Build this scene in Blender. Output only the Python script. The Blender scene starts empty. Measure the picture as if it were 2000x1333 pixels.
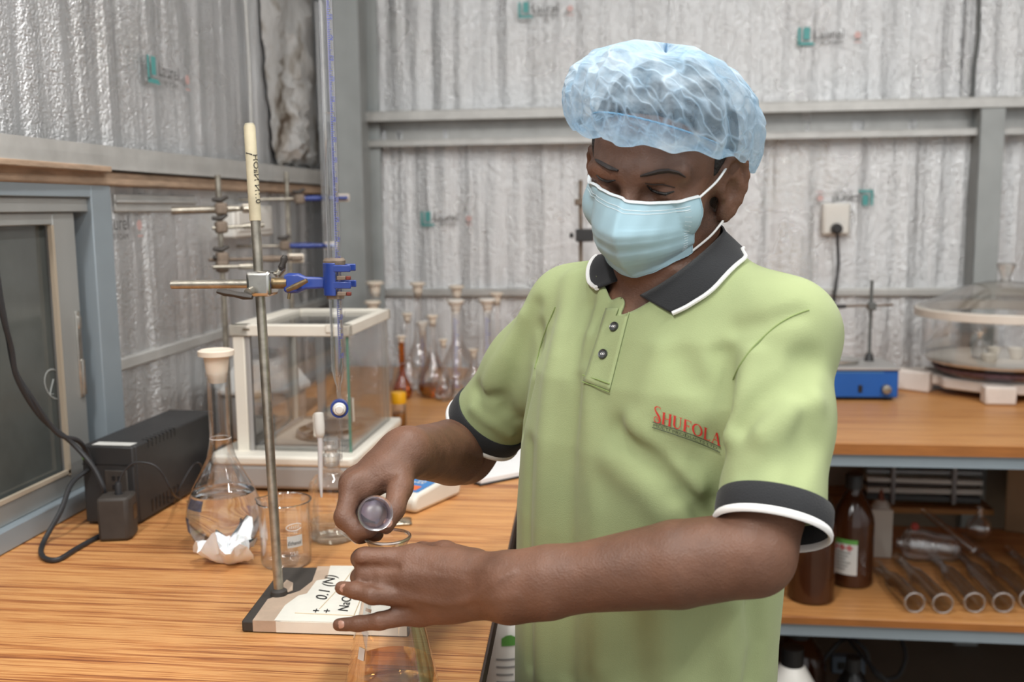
import bpy, bmesh, math, random
import numpy as np
from mathutils import Matrix, Vector
from mathutils.bvhtree import BVHTree

scene = bpy.context.scene
COL = scene.collection
R_ = math.radians
rnd = random.Random(7)

# ---------------------------------------------------------------- camera
FPX = 1944.0
CAM_LOC = Vector((0, 0, 1.44))
CAM_ROT = (Matrix.Rotation(R_(7.12), 3, 'Z') @ Matrix.Rotation(R_(90 - 7.61), 3, 'X') @ Matrix.Rotation(R_(-.66), 3, 'Z'))
cam_d = bpy.data.cameras.new('camera')
cam_d.sensor_width = 36.0
cam_d.lens = FPX / 2000 * 36.0
cam_d.clip_start = .02
cam_d.dof.use_dof = True
cam_d.dof.focus_distance = 1.17
cam_d.dof.aperture_fstop = 4.6
cam = bpy.data.objects.new('camera', cam_d)
COL.objects.link(cam)
cam.matrix_world = Matrix.Translation(CAM_LOC) @ CAM_ROT.to_4x4()
scene.camera = cam

# ---------------------------------------------------------------- world, exposure
world = bpy.data.worlds.new('world')
scene.world = world
world.use_nodes = True
bg = world.node_tree.nodes['Background']
bg.inputs['Color'].default_value = (.97, .985, 1.0, 1)
bg.inputs['Strength'].default_value = 1.15
vs = scene.view_settings
vs.view_transform = 'Standard'
vs.look = 'None'
vs.gamma = 1.0
vs.use_curve_mapping = False
vs.exposure = -0.42
scene.cycles.transparent_max_bounces = 40
scene.cycles.max_bounces = 14
scene.cycles.transmission_bounces = 12
scene.cycles.caustics_reflective = False

# ---------------------------------------------------------------- rays through photograph pixels -> real places
def ray(x, y):
    return CAM_ROT @ Vector(((x - 1000) / FPX, -(y - 666.5) / FPX, -1))
def P(x, y, d):
    return CAM_LOC + ray(x, y) * d
def Pz(x, y, z):
    q = ray(x, y)
    return CAM_LOC + q * ((z - CAM_LOC.z) / q.z)
def Px(x, y, X):
    q = ray(x, y)
    return CAM_LOC + q * (X / q.x)
def Py(x, y, Y):
    q = ray(x, y)
    return CAM_LOC + q * (Y / q.y)

# ---------------------------------------------------------------- object helpers
def tag(o, label=None, cat=None, group=None, kind=None):
    if label: o['label'] = label
    if cat: o['category'] = cat
    if group: o['group'] = group
    if kind: o['kind'] = kind
    return o

def empty(name, loc=(0, 0, 0), label=None, cat=None, rot=None, group=None, kind=None):
    o = bpy.data.objects.new(name, None)
    o.empty_display_size = .05
    COL.objects.link(o)
    m = Matrix.Translation(Vector(loc))
    if rot is not None:
        if isinstance(rot, (int, float)):
            rot = Matrix.Rotation(rot, 3, 'Z')
        m = m @ rot.to_4x4()
    o.matrix_basis = m
    return tag(o, label, cat, group, kind)

def world_of(o):
    m = o.matrix_basis.copy()
    p = o.parent
    while p:
        m = p.matrix_basis @ m
        p = p.parent
    return m

def dirframe(d, up=(0, 0, 1)):
    """3x3 whose z column is d"""
    z = Vector(d).normalized()
    up = Vector(up)
    if abs(z.dot(up)) > .98:
        up = Vector((1, 0, 0))
    x = up.cross(z).normalized()
    y = z.cross(x)
    return Matrix((x, y, z)).transposed()

class MB:
    def __init__(s):
        s.v = []; s.f = []; s.m = []
    def add(s, vs_, fs, mi=0):
        o = len(s.v)
        s.v += [Vector(p) for p in vs_]
        s.f += [tuple(i + o for i in f) for f in fs]
        s.m += [mi] * len(fs)
        return s
    def box(s, c, size, R=None, mi=0):
        c = Vector(c); h = Vector(size) / 2
        R = R or Matrix.Identity(3)
        if isinstance(R, (int, float)): R = Matrix.Rotation(R, 3, 'Z')
        vs_ = [c + R @ Vector((sx * h.x, sy * h.y, sz * h.z)) for sx in (-1, 1) for sy in (-1, 1) for sz in (-1, 1)]
        return s.add(vs_, [(0, 1, 3, 2), (4, 6, 7, 5), (0, 4, 5, 1), (2, 3, 7, 6), (0, 2, 6, 4), (1, 5, 7, 3)], mi)
    def b2(s, lo, hi, mi=0):
        lo = Vector(lo); hi = Vector(hi)
        return s.box((lo + hi) / 2, hi - lo, None, mi)
    def lathe(s, prof, n=32, c=(0, 0, 0), R=None, mi=0, sx=1, sy=1):
        c = Vector(c); R = R or Matrix.Identity(3)
        vs_ = []; rows = []
        for r, z in prof:
            if r < 1e-6:
                rows.append([len(vs_)]); vs_.append(c + R @ Vector((0, 0, z)))
            else:
                rows.append(list(range(len(vs_), len(vs_) + n)))
                for i in range(n):
                    a = 2 * math.pi * i / n
                    vs_.append(c + R @ Vector((r * sx * math.cos(a), r * sy * math.sin(a), z)))
        fs = []
        for a, b in zip(rows[:-1], rows[1:]):
            if len(a) == 1 and len(b) == 1: continue
            for i in range(n):
                j = (i + 1) % n
                if len(a) == 1: fs.append((a[0], b[j], b[i]))
                elif len(b) == 1: fs.append((a[i], a[j], b[0]))
                else: fs.append((a[i], a[j], b[j], b[i]))
        return s.add(vs_, fs, mi)
    def cyl(s, a, b, r, r2=None, n=20, mi=0):
        a = Vector(a); b = Vector(b); L = (b - a).length
        r2 = r if r2 is None else r2
        return s.lathe([(0, 0), (r, 0), (r2, L), (0, L)], n, a, dirframe(b - a), mi)
    def tube(s, pts, r, n=8, mi=0, flat=1.0):
        pts = [Vector(p) for p in pts]
        rs = r if isinstance(r, (list, tuple)) else [r] * len(pts)
        vs_ = []; N = len(pts); up = None
        for i, p in enumerate(pts):
            t = (pts[min(i + 1, N - 1)] - pts[max(i - 1, 0)]).normalized()
            if up is None:
                up = Vector((0, 0, 1)) if abs(t.z) < .9 else Vector((1, 0, 0))
            x = up.cross(t).normalized(); y = t.cross(x).normalized(); up = y
            for k in range(n):
                a = 2 * math.pi * k / n
                vs_.append(p + x * (math.cos(a) * rs[i]) + y * (math.sin(a) * rs[i] * flat))
        fs = [(i * n + k, i * n + (k + 1) % n, (i + 1) * n + (k + 1) % n, (i + 1) * n + k) for i in range(N - 1) for k in range(n)]
        fs += [tuple(range(n))[::-1], tuple(range((N - 1) * n, N * n))]
        return s.add(vs_, fs, mi)
    def prism(s, poly, z0, z1, c=(0, 0, 0), R=None, mi=0):
        c = Vector(c); R = R or Matrix.Identity(3); n = len(poly)
        vs_ = [c + R @ Vector((x, y, z0)) for x, y in poly] + [c + R @ Vector((x, y, z1)) for x, y in poly]
        fs = [tuple(range(n))[::-1], tuple(range(n, 2 * n))] + [(i, (i + 1) % n, n + (i + 1) % n, n + i) for i in range(n)]
        return s.add(vs_, fs, mi)
    def build(s, name, mat, parent=None, world=False, smooth=True, bevel=0, seg=2, ang=38, label=None, cat=None, group=None, kind=None, sub=0, origin=None):
        me = bpy.data.meshes.new(name)
        vs_ = s.v
        o = bpy.data.objects.new(name, me)
        COL.objects.link(o)
        if parent is not None:
            o.parent = parent
            if world:
                inv = world_of(parent).inverted()
                vs_ = [inv @ p for p in vs_]
        elif origin is not None:
            og = Vector(origin)
            vs_ = [p - og for p in vs_]
            o.location = og
        me.from_pydata([tuple(p) for p in vs_], [], s.f)
        bm = bmesh.new(); bm.from_mesh(me)
        bmesh.ops.recalc_face_normals(bm, faces=bm.faces)
        bm.to_mesh(me); bm.free()
        mats = mat if isinstance(mat, (list, tuple)) else [mat]
        for m in mats: me.materials.append(m)
        if len(mats) > 1:
            me.polygons.foreach_set('material_index', s.m)
        if smooth:
            me.polygons.foreach_set('use_smooth', [True] * len(me.polygons))
            me.set_sharp_from_angle(angle=R_(ang))
        if bevel:
            b = o.modifiers.new('bevel', 'BEVEL'); b.width = bevel; b.segments = seg; b.limit_method = 'ANGLE'; b.angle_limit = R_(40)
        if sub:
            m = o.modifiers.new('sub', 'SUBSURF'); m.levels = sub; m.render_levels = sub
        return tag(o, label, cat, group, kind)

def spline(pts, n=8):
    """Catmull-Rom through pts"""
    pts = [Vector(p) for p in pts]
    out = []
    for i in range(len(pts) - 1):
        p0 = pts[max(i - 1, 0)]; p1 = pts[i]; p2 = pts[i + 1]; p3 = pts[min(i + 2, len(pts) - 1)]
        for k in range(n):
            t = k / n
            out.append(.5 * ((2 * p1) + (p2 - p0) * t + (2 * p0 - 5 * p1 + 4 * p2 - p3) * t * t + (3 * p1 - p0 - 3 * p2 + p3) * t ** 3))
    out.append(pts[-1])
    return out

def copy_tree(o, parent=None):
    c = o.copy(); COL.objects.link(c); c.parent = parent
    for ch in o.children:
        copy_tree(ch, c)
    return c

def text2d(txt, size=1.0, shear=0.0, res=3):
    """built-in lettering as flat triangles: (verts 2d, faces, width)"""
    cu = bpy.data.curves.new('t', 'FONT'); cu.body = txt; cu.size = size; cu.shear = shear; cu.resolution_u = res
    ob = bpy.data.objects.new('t', cu); COL.objects.link(ob)
    dg = bpy.context.evaluated_depsgraph_get(); dg.update()
    me = ob.evaluated_get(dg).to_mesh()
    v = [(p.co.x, p.co.y) for p in me.vertices]; f = [tuple(p.vertices) for p in me.polygons]
    ob.evaluated_get(dg).to_mesh_clear()
    bpy.data.objects.remove(ob); bpy.data.curves.remove(cu)
    w = max(p[0] for p in v) if v else 0
    return v, f, w

# ---------------------------------------------------------------- materials
def lin(c):
    return tuple(((x / 255) / 12.92 if x / 255 <= .04045 else ((x / 255 + .055) / 1.055) ** 2.4) for x in c) + (1,)

class NT:
    def __init__(s, name):
        s.mat = bpy.data.materials.new(name); s.mat.use_nodes = True
        s.t = s.mat.node_tree; s.t.nodes.clear()
        s.out = s.n('ShaderNodeOutputMaterial')
    def n(s, typ, ins=None, **kw):
        nd = s.t.nodes.new(typ)
        for k, v in kw.items(): setattr(nd, k, v)
        for k, v in (ins or {}).items():
            i = nd.inputs[k]
            if hasattr(v, 'is_linked'): s.t.links.new(v, i)
            else: i.default_value = v
        return nd
    def surf(s, sock):
        s.t.links.new(sock, s.out.inputs['Surface']); return s.mat
    def coord(s, scale=(1, 1, 1), kind='Object', rot=(0, 0, 0)):
        tc = s.n('ShaderNodeTexCoord')
        return s.n('ShaderNodeMapping', {'Vector': tc.outputs[kind], 'Scale': scale, 'Rotation': rot}).outputs[0]
    def ramp(s, fac, stops):
        r = s.n('ShaderNodeValToRGB', {'Fac': fac})
        e = r.color_ramp.elements
        while len(e) < len(stops): e.new(.5)
        for el, (p, c) in zip(e, stops): el.position = p; el.color = c
        return r.outputs['Color']
    def noise(s, vec, scale, detail=4, rough=.55, dist=0):
        return s.n('ShaderNodeTexNoise', {'Vector': vec, 'Scale': scale, 'Detail': detail, 'Roughness': rough, 'Distortion': dist}).outputs['Fac']
    def bump(s, h, strength=.3, dist=.01, normal=None):
        d = {'Height': h, 'Strength': strength, 'Distance': dist}
        if normal is not None: d['Normal'] = normal
        return s.n('ShaderNodeBump', d).outputs[0]

def pbr(name, col, rough=.5, metal=0, vary=.0, vscale=20, bump=0, bscale=200, bdist=.002, spec=.5, sub=0, coat=0, sheen=0, stretch=(1, 1, 1)):
    t = NT(name)
    c = lin(col)
    ins = {'Roughness': rough, 'Metallic': metal, 'Specular IOR Level': spec}
    vec = t.coord(stretch)
    if vary:
        nz = t.noise(vec, vscale, 5)
        lo = tuple(x * (1 - vary) for x in c[:3]) + (1,); hi = tuple(min(1, x * (1 + vary)) for x in c[:3]) + (1,)
        ins['Base Color'] = t.ramp(nz, [(.3, lo), (.7, hi)])
    else:
        ins['Base Color'] = c
    if bump:
        ins['Normal'] = t.bump(t.noise(vec, bscale, 3), bump, bdist)
    if sub:
        ins['Subsurface Weight'] = sub; ins['Subsurface Radius'] = (.012, .005, .003); ins['Subsurface Scale'] = .6
    if coat: ins['Coat Weight'] = coat; ins['Coat Roughness'] = .15
    if sheen: ins['Sheen Weight'] = sheen; ins['Sheen Roughness'] = .4
    b = t.n('ShaderNodeBsdfPrincipled', ins)
    return t.surf(b.outputs[0])

def thin_glass(name, tint=(1, 1, 1), rough=.02, edge=.72, mx=.75, base=.03):
    """thin-walled glass: clear face on, darker and mirror-like at grazing angles (Fresnel)"""
    t = NT(name)
    lw = t.n('ShaderNodeLayerWeight', {'Blend': .35})
    fac = lw.outputs['Facing']
    c = tuple(tint) + (1,)
    d = tuple(x * edge for x in tint) + (1,)
    tr = t.n('ShaderNodeBsdfTransparent', {'Color': t.ramp(fac, [(.45, c), (1, d)])})
    gl = t.n('ShaderNodeBsdfAnisotropic' if False else 'ShaderNodeBsdfGlossy', {'Color': (1, 1, 1, 1), 'Roughness': rough})
    f2 = t.n('ShaderNodeMapRange', {'Value': lw.outputs['Fresnel'], 'From Min': 0, 'From Max': 1, 'To Min': base, 'To Max': mx}).outputs[0]
    mxn = t.n('ShaderNodeMixShader', {'Fac': f2})
    t.t.links.new(tr.outputs[0], mxn.inputs[1]); t.t.links.new(gl.outputs[0], mxn.inputs[2])
    return t.surf(mxn.outputs[0])

def liquid(name, col, ior=1.33, rough=0):
    t = NT(name)
    b = t.n('ShaderNodeBsdfRefraction', {'Color': col, 'IOR': ior, 'Roughness': rough})
    g = t.n('ShaderNodeBsdfGlossy', {'Color': (1, 1, 1, 1), 'Roughness': .02})
    fr = t.n('ShaderNodeFresnel', {'IOR': ior})
    m = t.n('ShaderNodeMixShader', {'Fac': fr.outputs[0]})
    t.t.links.new(b.outputs[0], m.inputs[1]); t.t.links.new(g.outputs[0], m.inputs[2])
    return t.surf(m.outputs[0])

def wood(name, light, mid, dark, grain='x', scale=1.0, rough=.38):
    t = NT(name)
    st = {'x': (.9, 46, 46), 'y': (34, 1.1, 34)}[grain]
    st = tuple(a * scale for a in st)
    v = t.coord(st)
    n1 = t.noise(v, 1.6, 6, .6, .1)
    v2 = t.coord(tuple(a * 3.2 for a in st))
    n2 = t.noise(v2, 2.2, 4, .6, .05)
    v3 = t.coord((.8, 3, 3) if grain == 'x' else (3, .8, 3))
    n3 = t.noise(v3, 1.5, 3)
    n2 = t.n('ShaderNodeMath', {0: n2, 1: 1.15}, operation='MULTIPLY').outputs[0]
    a = t.n('ShaderNodeMath', {0: n1, 1: n2}, operation='ADD').outputs[0]
    a = t.n('ShaderNodeMath', {0: a, 1: .42}, operation='MULTIPLY').outputs[0]
    b = t.n('ShaderNodeMath', {0: n3, 1: .16}, operation='MULTIPLY').outputs[0]
    a = t.n('ShaderNodeMath', {0: a, 1: b}, operation='ADD').outputs[0]
    c = t.ramp(a, [(.41, lin(dark)), (.49, lin(mid)), (.56, lin(light)), (.66, lin(mid))])
    bm = t.bump(n1, .08, .002)
    rg = t.n('ShaderNodeMapRange', {'Value': n3, 'To Min': rough - .08, 'To Max': rough + .1}).outputs[0]
    p = t.n('ShaderNodeBsdfPrincipled', {'Base Color': c, 'Roughness': rg, 'Normal': bm, 'Specular IOR Level': .45})
    return t.surf(p.outputs[0])

def foil(name, axis, rough=.31, col=(.735, .755, .775)):
    """crinkled silver insulation foil"""
    t = NT(name)
    v = t.coord()
    st = (16, 16, .9)
    vs2 = t.coord(st)
    n1 = t.noise(vs2, 1.0, 3, .5)              # soft vertical creases
    n2 = t.noise(v, 75, 3, .6, .3)            # crinkle
    n3 = t.noise(v, 230, 2, .5)               # embossing
    nd = t.noise(v, 3.0, 4, .55)              # dull patches
    b = t.bump(n1, .62, .035)
    b = t.bump(n2, .5, .007, b)
    b = t.bump(n3, .9, .0045, b)
    rg = t.n('ShaderNodeMapRange', {'Value': nd, 'From Min': .3, 'From Max': .7, 'To Min': rough - .1, 'To Max': rough + .12}).outputs[0]
    c = t.ramp(nd, [(.3, (col[0] * .86, col[1] * .84, col[2] * .82, 1)), (.65, col + (1,))])
    p = t.n('ShaderNodeBsdfPrincipled', {'Base Color': c, 'Metallic': .78, 'Roughness': rg, 'Normal': b})
    return t.surf(p.outputs[0])

M = {}
M['foil'] = foil('foil', 'x')
M['steel_paint'] = pbr('steel_paint', (162, 167, 167), .45, 0, .10, 9, .1, 60)
M['galv'] = pbr('galv', (194, 194, 191), .4, .35, .12, 14, .15, 80)
M['steel_dark'] = pbr('steel_dark', (96, 99, 98), .5, .1, .12, 12)
M['alu_blue'] = pbr('alu_blue', (146, 158, 166), .42, .15, .05, 8)
M['alu'] = pbr('alu', (170, 172, 170), .36, .45, .05, 14, stretch=(1, 1, .1))
M['dark_pane'] = pbr('dark_pane', (84, 88, 86), .12, 0, .25, 5, spec=.6)  # darkness of the room behind the glass painted into the pane
M['wood_bench'] = wood('wood_bench', (216, 162, 104), (184, 121, 70), (118, 66, 43), 'x')
M['wood_back'] = wood('wood_back', (204, 150, 94), (182, 124, 70), (134, 80, 44), 'x', .9)
M['edge_dark'] = pbr('edge_dark', (62, 48, 42), .5, 0, .15, 30)
M['edge_wood'] = pbr('edge_wood', (158, 98, 44), .5, 0, .15, 12, stretch=(1, 8, 8))
M['ledge_wood'] = pbr('ledge_wood', (176, 152, 130), .7, 0, .25, 14, .3, 60, stretch=(6, 1, 6))
M['concrete'] = pbr('concrete', (128, 118, 104), .8, 0, .12, 3, .25, 60)
M['plaster'] = pbr('plaster', (150, 135, 118), .85, 0, .12, 2.5, .2, 40)
M['glass'] = thin_glass('glass', (.99, .99, .99), .02, .8, .5, .03)
M['glass_edge'] = thin_glass('glass_edge', (.62, .86, .78), .03, .5)
M['glass_back'] = thin_glass('glass_back', (.98, .98, .98), .04, .66, .7, .07)
M['amber'] = thin_glass('amber', (.80, .36, .06), .05, .4, .7, .05)
M['amber_dark'] = pbr('amber_dark', (64, 34, 18), .12, 0, .2, 6, spec=.6)
M['water'] = liquid('water', (.97, .985, 1, 1))
M['orange_liquid'] = thin_glass('orange_liquid', (.97, .72, .38), .02, .85, .5, .04)
M['amber_reflect'] = thin_glass('amber_reflect', (.72, .42, .12), .03, .6, .4, .03)  # tint standing in for an orange reflection in the glass
M['black_plastic'] = pbr('black_plastic', (44, 44, 45), .5, 0, .12, 30, .12, 500)
M['black_gloss'] = pbr('black_gloss', (24, 24, 26), .3)
M['dusty_black'] = pbr('dusty_black', (60, 55, 51), .6, 0, .2, 25)
M['cable'] = pbr('cable', (42, 43, 46), .5)
M['white_plastic'] = pbr('white_plastic', (232, 229, 222), .42, 0, .03, 20)
M['cream_plastic'] = pbr('cream_plastic', (230, 225, 213), .45, 0, .05, 12)
M['stopper'] = pbr('stopper', (228, 216, 200), .5, sub=.1)
M['grey_plastic'] = pbr('grey_plastic', (164, 162, 160), .45)
M['white_metal'] = pbr('white_metal', (222, 221, 218), .38, .1)
M['chrome'] = pbr('chrome', (196, 194, 188), .24, 1, .15, 40)
M['chrome_worn'] = pbr('chrome_worn', (168, 162, 150), .34, .9, .3, 60, .2, 150)
M['brass_worn'] = pbr('brass_worn', (120, 104, 78), .42, .8, .3, 80)
M['clamp_blue'] = pbr('clamp_blue', (36, 62, 140), .34, 0, .12, 40, coat=.3)
M['rust'] = pbr('rust', (124, 110, 97), .75, .1, .3, 50, .4, 120)
M['tape_cream'] = pbr('tape_cream', (196, 186, 158), .55, 0, .14, 40)
M['tape_brown'] = pbr('tape_brown', (190, 168, 148), .55, 0, .16, 30)
M['tape_white'] = pbr('tape_white', (232, 230, 220), .45, 0, .06, 25)
M['paper'] = pbr('paper', (240, 240, 240), .8, 0, .02, 20, .1, 60)
M['paper_label'] = pbr('paper_label', (214, 214, 210), .6)
M['tissue'] = pbr('tissue', (244, 246, 248), .9, 0, .02, 20, .2, 120, sub=.2)
M['ink'] = pbr('ink', (28, 28, 30), .6)
M['ink_brown'] = pbr('ink_brown', (96, 66, 48), .6)
M['ink_grey'] = pbr('ink_grey', (92, 92, 92), .5, .2)
M['ink_teal'] = pbr('ink_teal', (84, 158, 156), .45, .15)
M['ink_red'] = pbr('ink_red', (206, 172, 168), .5, .2)
M['ink_white'] = pbr('ink_white', (226, 226, 224), .5)
M['ink_chalk'] = pbr('ink_chalk', (150, 154, 152), .7)
M['ink_blue'] = pbr('ink_blue', (88, 100, 190), .5)
M['tape_blue'] = pbr('tape_blue', (52, 84, 150), .5)
M['green_print'] = pbr('green_print', (96, 160, 72), .55)
M['led_green'] = pbr('led_green', (110, 180, 40), .35)
M['blue_panel'] = pbr('blue_panel', (74, 136, 200), .4)
M['blue_paint'] = pbr('blue_paint', (22, 88, 168), .38, 0, .06, 10)
M['yellow_cap'] = pbr('yellow_cap', (238, 176, 24), .42)
M['foam'] = pbr('foam', (218, 208, 200), .85, 0, .06, 14, .4, 160)
M['carton_brown'] = pbr('cardboard', (150, 122, 92), .85, 0, .12, 10, .2, 80)  # the carton's own brown cardboard colour
M['silica'] = pbr('silica', (104, 84, 96), .7, 0, .35, 60, .6, 260, .004)
M['porcelain'] = pbr('porcelain', (232, 224, 212), .3)
M['frost'] = thin_glass('frost', (.88, .87, .86), .3, .7, .6, .2)
M['frost_tube'] = thin_glass('frost_tube', (.93, .925, .92), .15, .6, .7, .14)
M['cloth_grey'] = pbr('cloth_grey', (150, 146, 134), .9, 0, .18, 30, .5, 120)
M['foil_bag'] = pbr('foil_bag', (196, 186, 166), .25, .9, .1, 30, .8, 60, .01)
M['lamp'] = None
# ================================================================ the setting
BZ = .90            # bench top height
WX = -1.035         # left wall
WY = 3.36           # back wall
RX = 2.6            # right wall
CZ = 3.05           # ceiling
FY = -1.0           # front wall left out and kept close, to let in more world light

def sheet(name, org, ux, length, z0, z1, nrm, mat, seed, du=.012, dz=.12):
    """rippled insulation sheet hung on a wall"""
    r = random.Random(seed)
    n = int(length / du) + 1; m = int((z1 - z0) / dz) + 2
    ph = [r.uniform(0, 6.28) for _ in range(6)]
    org = Vector(org); ux = Vector(ux); nrm = Vector(nrm)
    mb = MB(); vs_ = []; fs = []
    for j in range(m):
        z = z0 + (z1 - z0) * j / (m - 1)
        for i in range(n):
            s = length * i / (n - 1)
            w = .0028 * math.sin(s * 80 + ph[0] + .9 * math.sin(s * 5 + ph[1]) + .35 * math.sin(z * 3 + ph[5]))
            w += .003 * math.sin(s * 37 + ph[2] + .6 * math.sin(z * 1.7 + s * 3)) + .006 * math.sin(s * 4.1 + ph[3] + .5 * math.sin(z * 2.1 + ph[4]))
            vs_.append(org + ux * s + Vector((0, 0, z)) + nrm * (w + .012))
    for j in range(m - 1):
        for i in range(n - 1):
            a = j * n + i
            fs.append((a, a + 1, a + n + 1, a + n))
    mb.add(vs_, fs)
    return mb

GZ = Py(1400, 240, WY - .05).z       # girt centre height on the back wall
# back wall
wb = tag(MB().b2((WX - .2, WY + .03, 0), (RX + .2, WY + .12, CZ)).build('wall_back', M['galv'], smooth=False), kind='structure')
tag(wb, 'silver foil insulated back wall of the shed with steel rails')
sheet('f', (WX, WY, 0), (1, 0, 0), 2.045 + .0, GZ, CZ, (0, -1, 0), M['foil'], 1).build('insulation_sheet', M['foil'], wb, ang=180)
sheet('f', (WX, WY, 0), (1, 0, 0), RX - WX, .0, GZ, (0, -1, 0), M['foil'], 2).build('insulation_sheet', M['foil'], wb, ang=180)
sheet('f', (WX + 2.045, WY - .004, 0), (1, 0, 0), RX - WX - 2.045, GZ, CZ, (0, -1, 0), M['foil'], 3).build('insulation_sheet', M['foil'], wb, ang=180)
MB().tube(spline([Py(1912, -60, WY - .02), Py(1911, 60, WY - .02), Py(1903, 130, WY - .02), Py(1900, 195, WY - .02)]), .006, 6).build('sheet_seam', M['steel_dark'], wb)
# girt: a lipped channel lying on the wall
g = MB()
gz0 = Py(1400, 262, WY - .03).z; gz1 = Py(1400, 204, WY - .06).z
g.b2((WX, WY - .10, gz1 - .004), (RX, WY + .03, gz1)).b2((WX, WY - .10, gz1 - .032), (RX, WY - .096, gz1))
g.b2((WX, WY - .02, gz0), (RX, WY + .02, gz1)).b2((WX, WY - .075, gz0 - .004), (RX, WY + .03, gz0)).b2((WX, WY - .075, gz0 - .022), (RX, WY - .071, gz0))
g.build('girt', M['galv'], wb, smooth=False)
rz = Py(850, 571, WY - .02).z
MB().b2((WX, WY - .035, rz - .014), (RX, WY + .02, rz + .012)).build('sheeting_rail', M['galv'], wb, bevel=.004)
# post on the back wall
pc = Py(1922, 400, WY - .06)
p = MB().b2((pc.x - .036, WY - .10, 0), (pc.x + .036, WY - .096, gz1 - .035)).b2((pc.x - .036, WY - .10, 0), (pc.x - .031, WY, gz1 - .035)).b2((pc.x + .031, WY - .10, 0), (pc.x + .036, WY, gz1 - .035))
p.build('wall_post', M['steel_paint'], wb, smooth=False)
# corner column: H section
cx = Py(684, 300, WY - .28)
c = MB().b2((cx.x - .040, WY - .29, 0), (cx.x + .040, WY - .28, CZ)).b2((cx.x - .040, WY - .06, 0), (cx.x + .040, WY - .05, CZ)).b2((cx.x - .006, WY - .29, 0), (cx.x + .006, WY - .05, CZ))
tag(c.build('trim_1', M['steel_paint'], smooth=False), 'grey painted steel column standing in the shed corner', kind='structure')

# left wall
wl = tag(MB().b2((WX - .12, FY, 0), (WX - .03, WY + .1, CZ)).build('wall_left', M['galv'], smooth=False), kind='structure')
tag(wl, 'silver foil insulated left wall beside the dark sliding window')
LZ = Px(300, 320, WX + .03).z
y_w1 = Px(228, 600, WX + .03).y
sheet('f', (WX - .006, FY, 0), (0, 1, 0), WY - FY, LZ, CZ, (1, 0, 0), M['foil'], 4).build('insulation_sheet', M['foil'], wl, ang=180)
sheet('f', (WX - .006, y_w1 - .02, 0), (0, 1, 0), WY - y_w1, 0, LZ, (1, 0, 0), M['foil'], 5).build('insulation_sheet', M['foil'], wl, ang=180)
MB().b2((WX - .03, FY, LZ - .012), (WX + .05, WY - .12, LZ + .006)).b2((WX + .044, FY, LZ - .02), (WX + .05, WY - .12, LZ + .024)).build('girt', M['galv'], wl, smooth=False)
MB().b2((WX - .02, FY, LZ - .05), (WX + .04, WY - .14, LZ - .022)).build('timber_batten', M['ledge_wood'], wl, bevel=.004)
lz2 = Px(345, 682, WX + .02).z
MB().b2((WX - .02, y_w1, lz2 - .012), (WX + .018, WY - .1, lz2 + .014)).build('sheeting_rail', M['galv'], wl, bevel=.004)
a = Px(225, 393, WX + .02); b = Px(383, 400, WX + .02)
MB().b2((WX - .02, a.y, a.z - .022), (WX + .02, b.y, a.z + .014)).b2((WX, a.y, a.z - .004), (WX + .026, b.y, a.z + .002)).build('rail_offcut', M['galv'], wl, bevel=.003)
# torn crumple with random brown patches in the lining near the corner
def crumple(name, pxs, mat, seed, amp=.02):
    r = random.Random(seed); mb = MB(); nu, nv = 14, 22; vs_ = []
    for j in range(nv + 1):
        t = j / nv
        for i in range(nu + 1):
            s_ = i / nu
            k = t * (len(pxs) - 1); q = min(int(k), len(pxs) - 2); w = k - q
            xl = pxs[q][0] * (1 - w) + pxs[q + 1][0] * w; xr = pxs[q][1] * (1 - w) + pxs[q + 1][1] * w; yy = pxs[q][2] * (1 - w) + pxs[q + 1][2] * w
            edge = min(s_, 1 - s_, t * 2, (1 - t) * 2) * 4
            o = Px(xl + (xr - xl) * s_ + r.uniform(-3, 3), yy + r.uniform(-4, 4), WX + .012)
            vs_.append(o + Vector((max(0, min(1, edge)) * (amp * (.5 + r.random() + .6 * math.sin(s_ * 9 + t * 5))), 0, 0)))
    mb.add(vs_, [(j * (nu + 1) + i, j * (nu + 1) + i + 1, (j + 1) * (nu + 1) + i + 1, (j + 1) * (nu + 1) + i) for j in range(nv) for i in range(nu)])
    return mb.build(name, mat, wl, ang=25)
t_ = NT('brown_patch_foil')
v_ = t_.coord((1, 1, .6))
nz_ = t_.noise(v_, 9, 5, .6, .8)
c_ = t_.ramp(nz_, [(.32, lin((104, 90, 76))), (.40, lin((176, 170, 162))), (.48, lin((214, 214, 213)))])
M['brown_patch'] = t_.surf(t_.n('ShaderNodeBsdfPrincipled', {'Base Color': c_, 'Metallic': .55, 'Roughness': .5, 'Normal': t_.bump(t_.noise(v_, 40, 3), .6, .01)}).outputs[0])
crumple('torn_lining', [(505, 612, -30), (512, 614, 60), (520, 616, 150), (528, 618, 230), (534, 620, 290), (540, 622, 322)], M['brown_patch'], 3)
MB().tube(spline([Px(476, -40, WX + .03), Px(486, 120, WX + .03), Px(490, 235, WX + .03), Px(492, 318, WX + .03)]), .007, 6, flat=.6).build('sheet_seam', M['galv'], wl)

# right wall, floor, ceiling
wr = tag(MB().b2((RX, FY, 0), (RX + .1, WY + .1, CZ)).build('wall_right', M['galv'], smooth=False), kind='structure')
sheet('f', (RX, FY, 0), (0, 1, 0), WY - FY, 0, CZ, (-1, 0, 0), M['foil'], 6, .03).build('insulation_sheet', M['foil'], wr, ang=180)
tag(MB().b2((WX - .2, FY - .5, -.1), (RX + .2, WY + .1, 0)).build('floor', M['concrete'], smooth=False), kind='structure')
tag(MB().b2((WX - .2, FY, CZ), (RX + .2, WY + .1, CZ + .06)).build('ceiling', M['white_metal'], smooth=False), kind='structure')

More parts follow.
